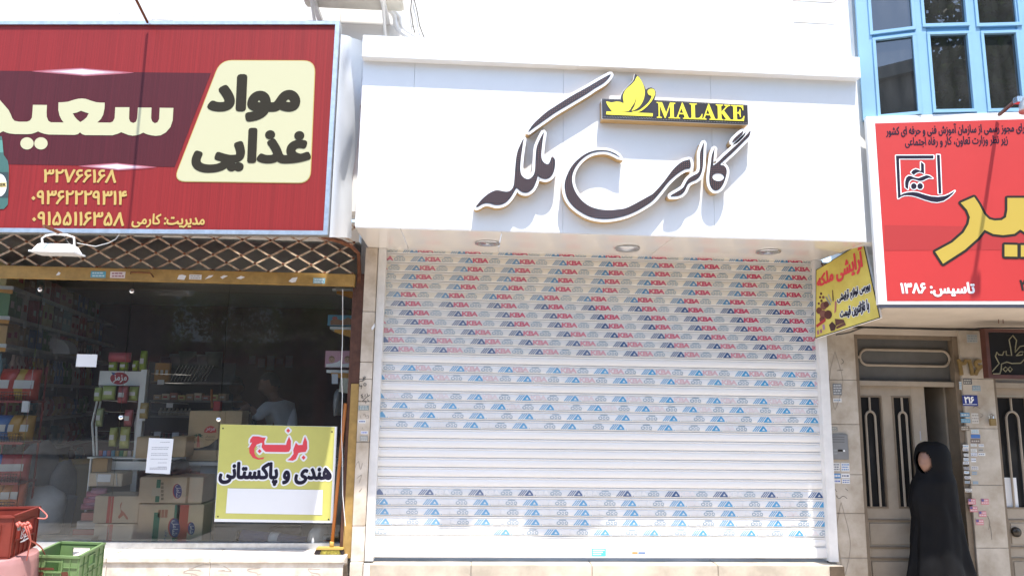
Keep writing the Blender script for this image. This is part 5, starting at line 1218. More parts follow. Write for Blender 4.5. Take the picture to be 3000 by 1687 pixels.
# white pole and metal frame
pw = thing('white_pole', 'square white steel pole beside the snack stand', 'pole')
a, b = at(424, 1082, Y=6.8), at(408, 1600, Y=6.8); MB().box(a.x-.026, a.x+.026, 6.79, 6.84, FZ, a.z).build('pole', M['shelf'], pw)
prect('price_card', M['paper'], pw, FP(6.785), 406, 1216, 425, 1232, 0, .002)
tb = thing('wire_table', 'long low white shelf table running behind the cardboard boxes', 'table')
MB().box(at(257, 1340, Y=6.75).x, at(640, 1340, Y=6.75).x, 6.74, 7.1, at(300, 1338, Y=6.75).z-.015, at(300, 1338, Y=6.75).z).build('top', M['shelf'], tb)
MB().box(at(305, 1360, Y=6.75).x, at(640, 1360, Y=6.75).x, 6.742, 7.1, at(300, 1375, Y=6.75).z, at(300, 1350, Y=6.75).z).build('apron', M['shelf'], tb)
MB().box(at(262, 1360, Y=6.75).x, at(266, 1360, Y=6.75).x, 6.75, 6.77, FZ, at(300, 1338, Y=6.75).z-.0155).build('leg', M['shelf'], tb)
MB().box(at(630, 1360, Y=6.75).x, at(640, 1360, Y=6.75).x, 6.75, 6.77, FZ, at(300, 1338, Y=6.75).z-.0155).build('leg', M['shelf'], tb)
for k in range(9):
    x = at(296+k*12, 1335, Y=6.85).x; packet('small_packet', ORD[k]+' tiny packet from the left on the low white shelf table', 'snack', 'tiny packets on the shelf table', (x, 6.86, at(300, 1338, Y=6.75).z+.001), .03, .05, .05, 'box', PAL[(k*3) % 11], lab=False)
# ---- display shelves further back
Y3 = 7.6
ds = thing('display_shelf', 'dark display shelf with chrome rails behind the cardboard boxes', 'shelf')
for y in (1118, 1172, 1218, 1330):
    z = at(550, y, Y=Y3).z; box('board', simple((.16, .14, .13)), ds, at(438, y, Y=Y3).x, at(680, y, Y=Y3).x, Y3, Y3+.35, z-.02, z)
for y0, y1, xr_ in ((1094, 1120, 560), (1178, 1205, 552), (1266, 1282, 548)):
    MB().tube([at(442, y0, Y=Y3-.02), at(xr_, y0+4, Y=Y3-.02), at(xr_, y1+3, Y=Y3-.02), at(442, y1, Y=Y3-.02), at(442, y0, Y=Y3-.02)], .004, 5).build('wire_guard', M['chrome'], ds)
box('back_panel', simple((.05, .04, .04)), ds, at(438, 1100, Y=8).x, at(690, 1100, Y=8).x, 7.97, 7.99, FZ, at(500, 1060, Y=8).z)
for x, y, m_ in ((462, 1112, 0), (488, 1180, 1), (452, 1264, 1), (505, 1266, 1)): prect('price_card', M['paper'], ds, FP(Y3-.03), x, y, x+18, y+14, 0, .002)
for k in range(3): 
    a = at(457+k*14, 1118, Y=Y3+.02); packet('tin', ['left', 'middle', 'right'][k]+' red and gold tin of the trio on the display shelf', 'tin', 'three red and gold tins', (a.x, Y3+.05, at(550, 1118, Y=Y3).z+.001), .05, .05, .19, 'box', (.45, .22, .05))
for k in range(8):
    packet('glass_jar', ORD[k]+' small jar from the left on the middle display shelf', 'jar', 'jars on the display shelf', (at(465+k*12, 1200, Y=Y3).x, Y3+.06, at(550, 1218, Y=Y3).z+.001), .06, .06, .075, 'bottle', (.34, .29, .22), lab=False)
for k in range(5):
    packet('red_can', ORD[k]+' dark red can from the left in the low row of the display shelf', 'can', 'dark red cans', (at(478+k*14, 1300, Y=Y3+.2).x, Y3+.2, at(550, 1330, Y=Y3).z+.001), .055, .055, .20, 'bottle', (.16, .03, .03), lab=False)
for k in range(11):
    a = at(500+k*10, 1116, Y=Y3+.1); b = at(526+k*10, 1070, Y=Y3+.2)
    o = MB().tube([a, b], .006, 5).build('wire_hanger_rod', M['chrome'], ds)
for k in range(6):
    packet('dark_bag', ORD[k]+' dark plastic bag from the left heaped above the display shelf', 'bag', 'dark bags above the display shelf', (at(500+k*26, 1068, Y=7.9).x, 7.85, at(500, 1072, Y=7.9).z-.02), .2, .16, .12+.03*(k % 3), 'bag', [(.05, .055, .06), (.09, .1, .1), (.06, .08, .06)][k % 3], lab=False)
for k in range(9):
    packet('biscuit_pack', ORD[k]+' brown biscuit pack from the left on the upper display shelf', 'snack', 'biscuit packs on the upper display shelf', (at(452+k*24, 1160, Y=Y3).x, Y3+.12, at(550, 1172, Y=Y3).z+.001), .075, .1, .05+.012*(k % 3), 'box', [(.46, .30, .18), (.55, .45, .32), (.40, .16, .12), (.6, .5, .2)][k % 4])
for k in range(10):
    packet('wafer_pack', ORD[k]+' wafer pack from the left on the lowest display shelf rail', 'snack', 'wafer packs on the lowest display shelf', (at(446+k*22, 1320, Y=Y3).x, Y3+.05, at(550, 1330, Y=Y3).z+.001), .07, .06, .05+.02*(k % 2), 'bag', [(.58, .42, .2), (.5, .14, .12), (.6, .55, .4)][k % 3])
o = MB().tube([at(621, 1195, Y=7.5), at(620, 1140, Y=7.5)], .012, 6).build('orange_stick', M['orange'], None); tag(o, 'thin orange stick standing behind the counter', 'stick')
packet('red_box', 'small bright red box standing above the palm tree carton', 'box', None, (at(637, 1200, Y=6.9).x, 6.9, at(637, 1203, Y=6.9).z), .06, .06, .09, 'box', (.5, .05, .05), lab=False)
# ---- grey counter
ct = thing('shop_counter', 'grey panelled shop counter with white top behind the boxes', 'counter')
cx0 = at(585, 1400, Y=6.72).x; ztop_ = at(600, 1352, Y=6.7).z
box('front', M['counter'], ct, cx0, -1.12, 6.72, 7.25, FZ, ztop_-.03); box('top', M['shelf'], ct, cx0-.12, -1.12, 6.66, 7.28, ztop_-.0295, ztop_, bevel=.004)
box('plinth', simple((.30, .32, .33)), ct, cx0+.1, -1.3, 6.705, 6.7195, FZ+.02, FZ+.32)
# ---- cardboard boxes
def carton(lab, x0_, y0, x1_, y1, Y, dep, m_, group=None):
    t = thing('cardboard_box', lab, 'box', group); pl = FP(Y); (a0, b1), (a1, b0) = pl.pix(x0_, y0), pl.pix(x1_, y1)
    MB().pbox(pl, a0, a1, b0, b1, -dep, 0).build('body', M[m_], t, bevel=.004); return t, pl
t, pl = carton('date box with a red logo and palm tree standing on the shop counter', 556, 1203, 650, 1350, 6.70, .25, 'card')
prect('side_flap', M['card'], t, FP(6.71), 651, 1203, 706, 1262, -.2, 0)
poly('logo_dome', simple((.55, .06, .04)), t, pl, [(598, 1266), (599, 1258), (606, 1250), (617, 1246), (627, 1249), (634, 1258), (634, 1266), (616, 1268)], .0015)
text('logo_lettering', 'مرمر', pl, (604, 1252, 629, 1264), M['paper'], t, d=.0025)
text('box_lettering', 'خرمای مضافتی', pl, (602, 1274, 630, 1283), M['black'], t, d=.0015); text('box_lettering', 'Mazafati Dates', pl, (602, 1285, 633, 1289), M['black'], t, d=.0015)
for x, y, s in ((581, 1275, 1), (566, 1293, .55)):
    poly('palm_trunk', simple((.50, .12, .06)), t, pl, [(x-2*s, y), (x+2*s, y), (x+5*s, y+34*s), (x-5*s, y+34*s)], .0015)
    for k in range(7):
        a = R(-20+k*37); poly('palm_leaf', simple((.05, .12, .06)), t, pl, [(x, y), (x+7*s*math.cos(a)-2*math.sin(a), y-6*s*math.sin(a)-1), (x+15*s*math.cos(a), y-9*s*math.sin(a)+2), (x+7*s*math.cos(a)+2*math.sin(a), y-5*s*math.sin(a)+3)], .002+.0001*k)
poly('dark_swoosh', simple((.05, .045, .04)), t, pl, [(556, 1312), (585, 1312), (612, 1304), (636, 1286), (640, 1282), (641, 1318), (556, 1318)], .0015)
t, pl = carton('opened brown box hanging behind the typed notice', 401, 1279, 434, 1342, 6.50, .2, 'card'); t2, _ = carton('brown box half behind the typed notice at its right', 505, 1278, 541, 1338, 6.5, .2, 'card')
t, pl = carton('upper brown box with a blue oval logo in the stack by the window', 411, 1396, 590, 1474, 6.30, .3, 'card2')
prect('green_stripe', M['green'], t, pl, 460, 1404, 466, 1470, .0005, .0014); prect('tape_patch', simple((.56, .50, .38)), t, pl, 446, 1428, 468, 1452, .0016, .002)
poly('logo_oval', simple((.5, .08, .07)), t, pl, ell(519, 1438, 13, 22, 20), .001); poly('logo_oval', M['logob'], t, pl, ell(521, 1438, 12, 21, 20), .0018)
text('logo_lettering', 'شامل', pl, (515, 1420, 528, 1456), M['paper'], t, d=.0026, rot=-90)
for k in range(5): prect('care_mark', simple((.25, .2, .14)), t, pl, 472, 1412+k*11, 479, 1420+k*11, .0005, .0012)
prect('fold_line', simple((.30, .22, .13)), t, pl, 549, 1397, 550, 1473, .0004, .001)
t, pl = carton('lower brown box with two blue oval logos and a red stripe', 408, 1476, 588, 1604, 6.295, .3, 'card2')
prect('red_stripe', M['tape'], t, pl, 520, 1478, 544, 1603, .0005, .0012); prect('green_stripe', M['green'], t, pl, 513, 1478, 518, 1603, .0005, .0012); prect('green_stripe', M['green'], t, pl, 452, 1500, 460, 1603, .0005, .0012)
for cx_, cy_, rx, ry in ((512, 1545, 17, 29), (561, 1547, 11, 19)):
    poly('logo_oval', simple((.5, .08, .07)), t, pl, ell(cx_-3, cy_, rx, ry, 20), .0016); poly('logo_oval', M['logob'], t, pl, ell(cx_, cy_, rx*.92, ry*.97, 20), .0022)
    text('logo_lettering', 'شامل', pl, (cx_-rx*.5, cy_-ry*.75, cx_+rx*.5, cy_+ry*.75), M['paper'], t, d=.0030, rot=-90)
text('box_lettering', 'شیرین نوش', pl, (483, 1552, 490, 1600), M['logob'], t, d=.0014, rot=-90)
for k in range(3): prect('print_block', simple((.45, .2, .14)), t, pl, 464+k*10, 1492, 470+k*10, 1515, .0005, .0012)
t, pl = carton('pale box with a red stripe standing left of the logo boxes', 279, 1452, 404, 1532, 6.32, .3, 'card2'); prect('red_stripe', M['tape'], t, pl, 318, 1453, 327, 1531, .0005, .0012)
poly('printed_ornament', simple((.45, .16, .1)), t, pl, smooth([(352, 1478), (358, 1470), (354, 1490), (364, 1500), (376, 1518), (370, 1520), (362, 1508), (350, 1518), (346, 1512), (354, 1500)], 2), .0012)
t, pl = carton('pale box with a red stripe at the bottom left of the stack', 277, 1534, 403, 1602, 6.325, .3, 'card2'); prect('red_stripe', M['tape'], t, pl, 316, 1535, 325, 1601, .0005, .0012)
t, pl = carton('grey pink open carton with a price card hanging over the pale boxes', 262, 1385, 356, 1424, 6.6, .25, 'card2')
for x in (282, 340): MB().tube([at(x, 1386, Y=6.595), at(x+3, 1422, Y=6.595)], .004, 5).build('string', M['wwire'], t)
prect('price_card', M['paper'], t, FP(6.595), 287, 1388, 323, 1411, 0, .002)
packet('amber_box', 'amber box standing in the open grey pink carton', 'box', None, (at(300, 1385, Y=6.7).x, 6.68, at(300, 1384, Y=6.6).z), .13, .08, .12, 'box', (.34, .19, .05), lab=False)
for k in range(6): packet('pink_packet', ['lowest', 'second lowest', 'third', 'fourth', 'fifth', 'topmost'][k]+' pink packet in the slanting heap beside the pale boxes', 'snack', 'pink packets beside the boxes', (at(268+k*3, 1500, Y=6.6).x+.03*(k % 2), 6.55, at(270, 1450-k*9, Y=6.55).z-.12), .14, .09, .05, 'bag', [(.45, .15, .2), (.4, .2, .28)][k % 2], lab=False)
for k in range(3): packet('red_packet', ['lowest', 'middle', 'topmost'][k]+' red and white packet in the pile at the foot of the pale boxes', 'snack', 'red packets at the foot of the boxes', (at(250+k*10, 1560, Y=6.4).x, 6.42, at(250, 1570-k*24, Y=6.4).z), .18, .1, .06, 'box', [(.42, .10, .08), (.46, .42, .38), (.42, .15, .12)][k], lab=False)
# ---- sacks, bins and dim shapes in the left half
def sack(lab, x0_, y0, x1_, y1, Y, m_, cat='sack', name='sack', seed=1):
    a, b = at(x0_, y1, Y=Y), at(x1_, y0, Y=Y); w_, h_ = b.x-a.x, b.z-a.z; cx_ = (a.x+b.x)/2; mb = MB(); rings = []
    for i in range(13):
        t = i/12; e = (.8+.35*math.sin(math.pi*(t*.8+.12)))*(1 if t < .82 else 1-(t-.82)*2.6)
        rings.append([(cx_+w_/2*e*math.cos(u)*(1+.12*noise.noise(Vector((math.cos(u)*1.5, math.sin(u)*1.5+seed, t*3)))), Y+.16*e*math.sin(u), a.z+h_*t+.03*noise.noise(Vector((u, t*2, seed)))) for u in [2*math.pi*k/20 for k in range(20)]])
    o = mb.loft(rings).build(name, M[m_], None, smooth=True); tag(o, lab, cat); return o
sack('pale plastic sack slumped on the floor behind the red crate', 40, 1425, 185, 1560, 6.75, 'sack', seed=2)
sack('grey sack leaning against the left shelves', 70, 1290, 160, 1440, 7.0, 'sackd', seed=4)
sack('dark grey sack standing behind the pale sack', 150, 1350, 215, 1520, 7.1, 'sackd', seed=7)
sack('black rubbish bag bulging behind the typed notice', 505, 1345, 548, 1398, 6.60, 'blackbag', 'bag', 'rubbish_bag', 9)
bu = thing('yellow_bucket', 'tall dim yellow drum standing in the middle of the grocery floor', 'drum')
a, b = at(190, 1500, Y=7.4), at(268, 1355, Y=7.4); MB().lathe([(.14, FZ), (.15, FZ+.02), (.16, b.z-.05), (.165, b.z)], ((a.x+b.x)/2, 7.4, 0), 20).build('drum', simple((.26, .20, .08)), bu, smooth=True)
MB().lathe([(.17, b.z+.001), (.17, b.z+.03), (.05, b.z+.04)], ((a.x+b.x)/2, 7.4, 0), 20).build('lid', simple((.40, .26, .06)), bu, smooth=True)
gb = thing('grey_bin', 'dim grey plastic bin on the floor between sacks and yellow drum', 'bin')
MB().lathe([(.12, FZ), (.15, FZ+.32), (.155, FZ+.34), (.145, FZ+.34), (.115, FZ+.03)], (at(165, 1500, Y=6.9).x, 6.9, 0), 18).build('bin', simple((.18, .20, .22)), gb, smooth=True)
# ---- floor items below the poster
rl_ = thing('rolled_mat', 'navy blue rolled mat with a white paper band lying in the window', 'mat')
a, b = at(708, 1572, Y=6.26), at(895, 1590, Y=6.24)
MB().tube([a, a.lerp(b, .5), b], [.062, .06, .055], 18).build('roll', M['roll'], rl_, smooth=True); c0, c1 = a.lerp(b, .44), a.lerp(b, .58); MB().tube([c0, c1], [.0625, .0615], 18).build('band', M['paper'], rl_, smooth=True)
du = thing('feather_duster', 'dark brown brush head lying at the left end of the navy roll', 'brush'); c = at(697, 1578, Y=6.26); mb = MB()
for k in range(420):
    v = Vector((rnd.gauss(0, 1), rnd.gauss(0, 1), rnd.gauss(0, 1))).normalized(); e = c+Vector((v.x*.05, v.y*.06, v.z*.085))*rnd.uniform(.8, 1.2); e.z = max(e.z, PLZ+.02); sd_ = v.cross(Vector((.3, .2, .9))).normalized()*.0025
    mb.add([c-sd_, c+sd_, e], [(0, 1, 2)])
mb.build('bristles', M['bristled'], du, kind='stuff')
a, b = at(722, 1600, Y=6.2), at(852, 1606, Y=6.19); st_ = thing('stick_bundle', 'bundle of short patterned sticks lying before the navy roll', 'sticks')
for k in range(4): MB().tube([a+Vector((.03*k, .012*k, .004*(k % 2))), b+Vector((-.02*k, .012*k, .003*(k % 2)))], .008, 6).build('stick', simple([(.20, .10, .05), (.45, .30, .3), (.5, .42, .2), (.3, .3, .32)][k]), st_)
sack('pale marble patterned sack standing behind the broom', 905, 1535, 955, 1615, 6.3, 'sack', seed=12)
tl = thing('tool_box', 'small grey and red tool box behind the broom', 'tool box'); q = FP(6.22); prect('base', simple((.32, .10, .06)), tl, q, 938, 1580, 972, 1606, -.1, 0); prect('lid', simple((.30, .32, .34)), tl, q, 937, 1569, 973, 1580, -.105, .004); MB().tube([at(950, 1569, Y=6.25), at(950, 1565, Y=6.25), at(962, 1565, Y=6.25), at(962, 1569, Y=6.25)], .004, 5).build('handle', M['cable'], tl)
sack('dark bundle of metal tools lying behind the navy roll', 790, 1535, 880, 1585, 6.5, 'blackbag', 'bundle', 'tool_bundle', 15)
# ---- right wall shelving: white shelves with orange brackets
rsf = thing('wall_shelf', 'white shelves with orange brackets on the right wall of the grocery', 'shelf')
for x0_, y, x1_ in ((975, 845, 1042), (968, 957, 1040), (958, 1083, 1036)):
    a, b = at(x0_, y, Y=6.3), at(x1_, y, Y=6.3); MB().box(a.x, -.995, 6.28, 6.75, a.z-.025, a.z).build('shelf_board', M['shelf'], rsf)
    MB().poly(FP(6.272), [(a.x+.04, a.z-.0255), (-.996, a.z-.0255), (-.996, a.z-.11), (a.x+.2*(b.x-a.x), a.z-.05)], [], 0, -.006).build('bracket', M['shelfo'], rsf)
bx_ = thing('blue_carton', 'blue printed carton on the middle wall shelf at right', 'carton'); q = FP(6.29); prect('body', simple((.10, .28, .42)), bx_, q, 961, 922, 1040, 955, -.25, 0); poly('printed_picture', simple((.30, .14, .08)), bx_, q, [(968, 940), (980, 932), (1000, 938), (1020, 930), (1038, 940), (1038, 952), (968, 952)], .0015); poly('logo_oval', simple((.45, .12, .10)), bx_, q, ell(981, 932, 8, 5, 14), .0025)
for k, lab in enumerate(('left pink diaper carton with a baby face on the low wall shelf', 'right pink diaper carton with a baby face on the low wall shelf')):
    x0_ = 954+k*46; t = thing('pink_carton', lab, 'carton', 'pink diaper cartons'); q = FP(6.29)
    prect('body', simple((.62, .32, .38)), t, q, x0_, 1027, x0_+44.5, 1076, -.25, 0); poly('white_wave', M['paper'], t, q, [(x0_+1, 1066), (x0_+20, 1064), (x0_+34, 1060), (x0_+44, 1054), (x0_+44, 1075), (x0_+1, 1075)], .0012)
    poly('printed_baby_face', simple((.52, .32, .22)), t, q, ell(x0_+18, 1053, 9.5, 9.5, 18), .002); poly('printed_hair', simple((.28, .17, .10)), t, q, [(x0_+9, 1050), (x0_+12, 1044), (x0_+18, 1042), (x0_+24, 1044), (x0_+27, 1050), (x0_+18, 1047)], .0026)
    for e in (-3.5, 3.5): poly('printed_eye', M['black'], t, q, ell(x0_+18+e, 1053, 1.1, 1.1, 8), .0028)
    poly('printed_mouth', simple((.4, .1, .1)), t, q, [(x0_+15, 1057), (x0_+21, 1057), (x0_+18, 1059)], .0028)
for x0_, y0, x1_, y1, c_, lab in ((972, 1095, 990, 1124, (.58, .62, .68), 'white card hanging under the low wall shelf'), (995, 1106, 1024, 1150, (.55, .54, .44), 'cream paper tag hanging beside the white wire')):
    o = poly('hanging_card', simple(c_), None, FP(6.2), [(x0_+3, y0), (x1_, y0+2), (x1_-4, y1+2), (x0_-3, y1-3)] if x0_ > 980 else [(x0_, y0), (x1_, y0), (x1_, y1), (x0_, y1)], .001); tag(o, lab, 'card')
sack('grey cloth hanging below the wall shelf by the window', 980, 1140, 1005, 1215, 6.35, 'sackd', 'cloth', 'hanging_cloth', 21)
for k in range(5):
    prect('pinned_paper', simple((.34, .36, .38)), rm, FP(10.98), 730+k*27, 1042+8*(k % 2), 748+k*27, 1066+9*(k % 3), 0, .003)

# ------------------------------------------------------------------ people
def skin_mesh(joints, edges, radii, levels=2):
    me = bpy.data.meshes.new('figure'); names = list(joints); me.from_pydata([tuple(joints[n_]) for n_ in names], [(names.index(a), names.index(b)) for a, b in edges], []); me.update()
    o = bpy.data.objects.new('figure', me); COL.objects.link(o); md = o.modifiers.new('skin', 'SKIN'); md.use_smooth_shade = True
    for i, n_ in enumerate(names):
        r = radii[n_]; me.skin_vertices[0].data[i].radius = (r, r) if not isinstance(r, tuple) else r
        me.skin_vertices[0].data[i].use_root = (i == 0)
    o.modifiers.new('sub', 'SUBSURF').levels = levels; o.modifiers['sub'].render_levels = levels
    dg = bpy.context.evaluated_depsgraph_get(); em = bpy.data.meshes.new_from_object(o.evaluated_get(dg)); v = [tuple(q.co) for q in em.vertices]; f = [tuple(p.vertices) for p in em.polygons]
    bpy.data.objects.remove(o); bpy.data.meshes.remove(em); return v, f
def head_mesh(c, fwd, upv, s=1.0):
    """a head with brow, eye sockets, nose, lips, chin and ears; c is its centre"""
    fwd = Vector(fwd).normalized(); upv = Vector(upv); side = upv.cross(fwd).normalized(); upv = fwd.cross(side).normalized(); vs = []; fs = []; n, m_ = 28, 22
    for i in range(m_+1):
        ph = math.pi*i/m_
        for k in range(n):
            th_ = 2*math.pi*k/n; x = math.sin(ph)*math.cos(th_); y = math.sin(ph)*math.sin(th_); z = math.cos(ph)   # x forward, y side
            fx = x*.098; fy = y*(.074+.006*z); fz = z*.118
            if z < -.2: fy *= 1-.32*(-z-.2); fx *= 1-.12*(-z-.2)
            if x > 0:
                g_ = lambda y0, z0, sy, sz: math.exp(-((y-y0)/sy)**2-((z-z0)/sz)**2)
                fx += .024*g_(0, -.18, .13, .16)+.012*g_(0, .0, .1, .2)                 # nose
                fx -= .012*(g_(.38, .06, .2, .12)+g_(-.38, .06, .2, .12))              # eyes
                fx += .007*(g_(.35, .26, .3, .1)+g_(-.35, .26, .3, .1))                # brow
                fx += .008*g_(0, -.50, .28, .07)-.005*g_(0, -.44, .3, .03); fx += .012*g_(0, -.80, .3, .14)
            if abs(y) > .9 and abs(z) < .25 and abs(x) < .3: fy += .014*math.copysign(1, y)   # ears
            vs.append(Vector(c)+(fwd*fx+side*fy+upv*fz)*s)
    for i in range(m_):
        for k in range(n): k2 = (k+1) % n; fs.append((i*n+k, (i+1)*n+k, (i+1)*n+k2, i*n+k2))
    return vs, fs
def hand_pts(wrist, d, nrm, s=1.0, curl=.9):
    """palm and five bent fingers as tubes"""
    d = Vector(d).normalized(); nrm = Vector(nrm).normalized(); sd_ = d.cross(nrm).normalized(); mb = MB(); p0 = Vector(wrist)
    mb.tube([p0, p0+d*.04*s, p0+d*.085*s], [.024*s, .036*s, .034*s], 10)
    for k, (o_, l) in enumerate(((-.027, .07), (-.009, .08), (.009, .076), (.026, .06))):
        b = p0+d*.08*s+sd_*o_*s; q = b+(d*math.cos(curl*.4)+nrm*math.sin(curl*.4))*l*.45*s; e = q+(d*math.cos(curl)+nrm*math.sin(curl))*l*.32*s; f = e+(d*math.cos(curl*1.5)+nrm*math.sin(curl*1.5))*l*.25*s
        mb.tube([b-d*.02*s, b, q, e, f], [.009*s, .0095*s, .0088*s, .008*s, .006*s], 8)
    b = p0+d*.025*s-sd_*.03*s; q = b+(d*.6-sd_*.6+nrm*.3).normalized()*.035*s; mb.tube([b, q, q+(d*.9+nrm*.4).normalized()*.03*s], [.011*s, .010*s, .008*s], 8)
    return mb
def hair_cap(c, fwd, s=1.0, low=-.15):
    v, f = head_mesh(Vector(c)-Vector(fwd).normalized()*.008*s+Vector((0, 0, .008*s)), fwd, (0, 0, 1), 1.07*s); fw_ = Vector(fwd).normalized(); keep = []
    for t in f:
        q = sum((v[i] for i in t), Vector())/len(t)-Vector(c)
        if q.z > .118*s*(.42 if q.dot(fw_) > .02*s else low): keep.append(t)
    return MB().add(v, keep)
# man in the white shirt, leaning on the counter
man = thing('person', 'person in a white shirt leaning over the counter with a jar in hand', 'person')
MY = 7.55
J = {k: at(x, y, Y=Y) for k, (x, y, Y) in dict(pelvis=(838, 1330, 7.75), waist=(832, 1270, 7.7), chest=(822, 1205, 7.62), neck=(806, 1172, 7.58), skull=(790, 1140, 7.54), lsh=(788, 1190, 7.46), lel=(752, 1222, 7.30), lwr=(733, 1190, 7.22), rsh=(850, 1195, 7.74), rel=(856, 1262, 7.55), rwr=(790, 1262, 7.36)).items()}
J['lkn'] = J['pelvis']+Vector((-.08, .0, -.42)); J['lft'] = Vector((J['pelvis'].x-.08, 7.8, FZ)); J['rkn'] = J['pelvis']+Vector((.12, .0, -.42)); J['rft'] = Vector((J['pelvis'].x+.12, 7.8, FZ))
ED = [('pelvis', 'waist'), ('waist', 'chest'), ('chest', 'neck'), ('neck', 'skull'), ('chest', 'lsh'), ('lsh', 'lel'), ('lel', 'lwr'), ('chest', 'rsh'), ('rsh', 'rel'), ('rel', 'rwr'), ('pelvis', 'lkn'), ('lkn', 'lft'), ('pelvis', 'rkn'), ('rkn', 'rft')]
RD = dict(pelvis=.14, waist=.125, chest=.14, neck=.058, skull=.06, lsh=.065, lel=.043, lwr=.03, rsh=.065, rel=.043, rwr=.03, lkn=.06, lft=.045, rkn=.06, rft=.045)
v, f = skin_mesh(J, ED, RD); hd = J['skull']+Vector((-.005, -.01, .045)); hf = (-.75, -.5, -.25); v2, f2 = head_mesh(hd, hf, (0, 0, 1))
mb = MB().add(v, f).add(v2, f2); hn = hand_pts(J['lwr'], (-.75, -.3, -.35), (.1, -.3, -.9)); mb.add(hn.v, hn.f); hn = hand_pts(J['rwr'], (-.9, -.3, -.1), (0, -.2, -1)); mb.add(hn.v, hn.f)
mb.build('body', M['skin'], man, smooth=True)
RS = dict(RD, pelvis=.155, waist=.145, chest=.158, lsh=.078, lel=.058, rsh=.078, rel=.058); RS['lwr'] = .045; RS['rwr'] = .045
K = {k: J[k] for k in ('pelvis', 'waist', 'chest', 'lsh', 'lel', 'rsh', 'rel')}; K['lwr'] = J['lel'].lerp(J['lwr'], .6); K['rwr'] = J['rel'].lerp(J['rwr'], .6); K['coll'] = J['chest'].lerp(J['neck'], .75); RS['coll'] = .075
v, f = skin_mesh(K, [('pelvis', 'waist'), ('waist', 'chest'), ('chest', 'coll'), ('chest', 'lsh'), ('lsh', 'lel'), ('lel', 'lwr'), ('chest', 'rsh'), ('rsh', 'rel'), ('rel', 'rwr')], RS); MB().add(v, f).build('shirt', M['shirt'], man, smooth=True)
K = {k: J[k] for k in ('pelvis', 'lkn', 'lft', 'rkn', 'rft')}; v, f = skin_mesh(K, [('pelvis', 'lkn'), ('lkn', 'lft'), ('pelvis', 'rkn'), ('rkn', 'rft')], dict(pelvis=.15, lkn=.08, lft=.065, rkn=.08, rft=.065)); MB().add(v, f).build('trousers', M['dshirt'], man, smooth=True)
hair_cap(hd, hf).build('hair', M['hair'], man, smooth=True)
jr = thing('dark_jar', 'dark jar with a pale lid held by the person in the white shirt', 'jar'); c = J['lwr']+Vector((-.02, -.07, -.22)); MB().lathe([(.05, 0), (.065, .02), (.065, .13), (.05, .15)], c, 16).build('jar', simple((.06, .035, .02)), jr, smooth=True); MB().lathe([(.052, .1505), (.052, .165), (.02, .168)], c, 16).build('lid', simple((.40, .34, .22)), jr)
# seated man behind, only head and shoulders over the counter
m2 = thing('person', 'person in dark clothes sitting low behind the counter, head bowed', 'person')
J = {k: at(x, y, Y=Y) for k, (x, y, Y) in dict(pelvis=(694, 1330, 8.2), chest=(694, 1222, 8.15), neck=(692, 1178, 8.1), skull=(690, 1150, 8.06), lsh=(658, 1196, 8.1), lel=(648, 1262, 7.95), rsh=(728, 1198, 8.15), rel=(738, 1262, 7.95), lwr=(668, 1290, 7.75), rwr=(716, 1290, 7.75)).items()}
RD2 = dict(pelvis=.16, chest=.145, neck=.06, skull=.06, lsh=.07, lel=.045, lwr=.032, rsh=.07, rel=.045, rwr=.032); E2 = [('pelvis', 'chest'), ('chest', 'neck'), ('neck', 'skull'), ('chest', 'lsh'), ('lsh', 'lel'), ('lel', 'lwr'), ('chest', 'rsh'), ('rsh', 'rel'), ('rel', 'rwr')]
v, f = skin_mesh(J, E2, RD2); hd = J['skull']+Vector((0, -.02, .05)); hf = (.35, -.85, -.35); v2, f2 = head_mesh(hd, hf, (0, 0, 1)); mb = MB().add(v, f).add(v2, f2)
for s_ in ('lwr', 'rwr'): hn = hand_pts(J[s_], (0, -.9, -.2), (0, -.2, -1)); mb.add(hn.v, hn.f)
mb.build('body', M['skin'], m2, smooth=True); hair_cap(hd, hf).build('hair', M['hair'], m2, smooth=True)
K = dict(J); del K['skull']; K['neck'] = J['chest'].lerp(J['neck'], .7); K['lwr'] = J['lel'].lerp(J['lwr'], .8); K['rwr'] = J['rel'].lerp(J['rwr'], .8)
v, f = skin_mesh(K, [e for e in E2 if 'skull' not in e], dict(RD2, pelvis=.175, chest=.162, neck=.078, lsh=.083, rsh=.083, lel=.058, rel=.058, lwr=.045, rwr=.045)); MB().add(v, f).build('jacket', M['dshirt'], m2, smooth=True)
sl = thing('stool', 'low wooden stool under the seated person behind the counter', 'stool'); px_ = J['pelvis']; MB().box(px_.x-.18, px_.x+.18, 8.05, 8.4, px_.z-.19, px_.z-.15).build('seat', M['card'], sl)
for dx in (-.15, .15):
    for dy in (8.08, 8.36): MB().tube([(px_.x+dx, dy, FZ), (px_.x+dx, dy, px_.z-.19)], .016, 6).build('leg', M['card'], sl)
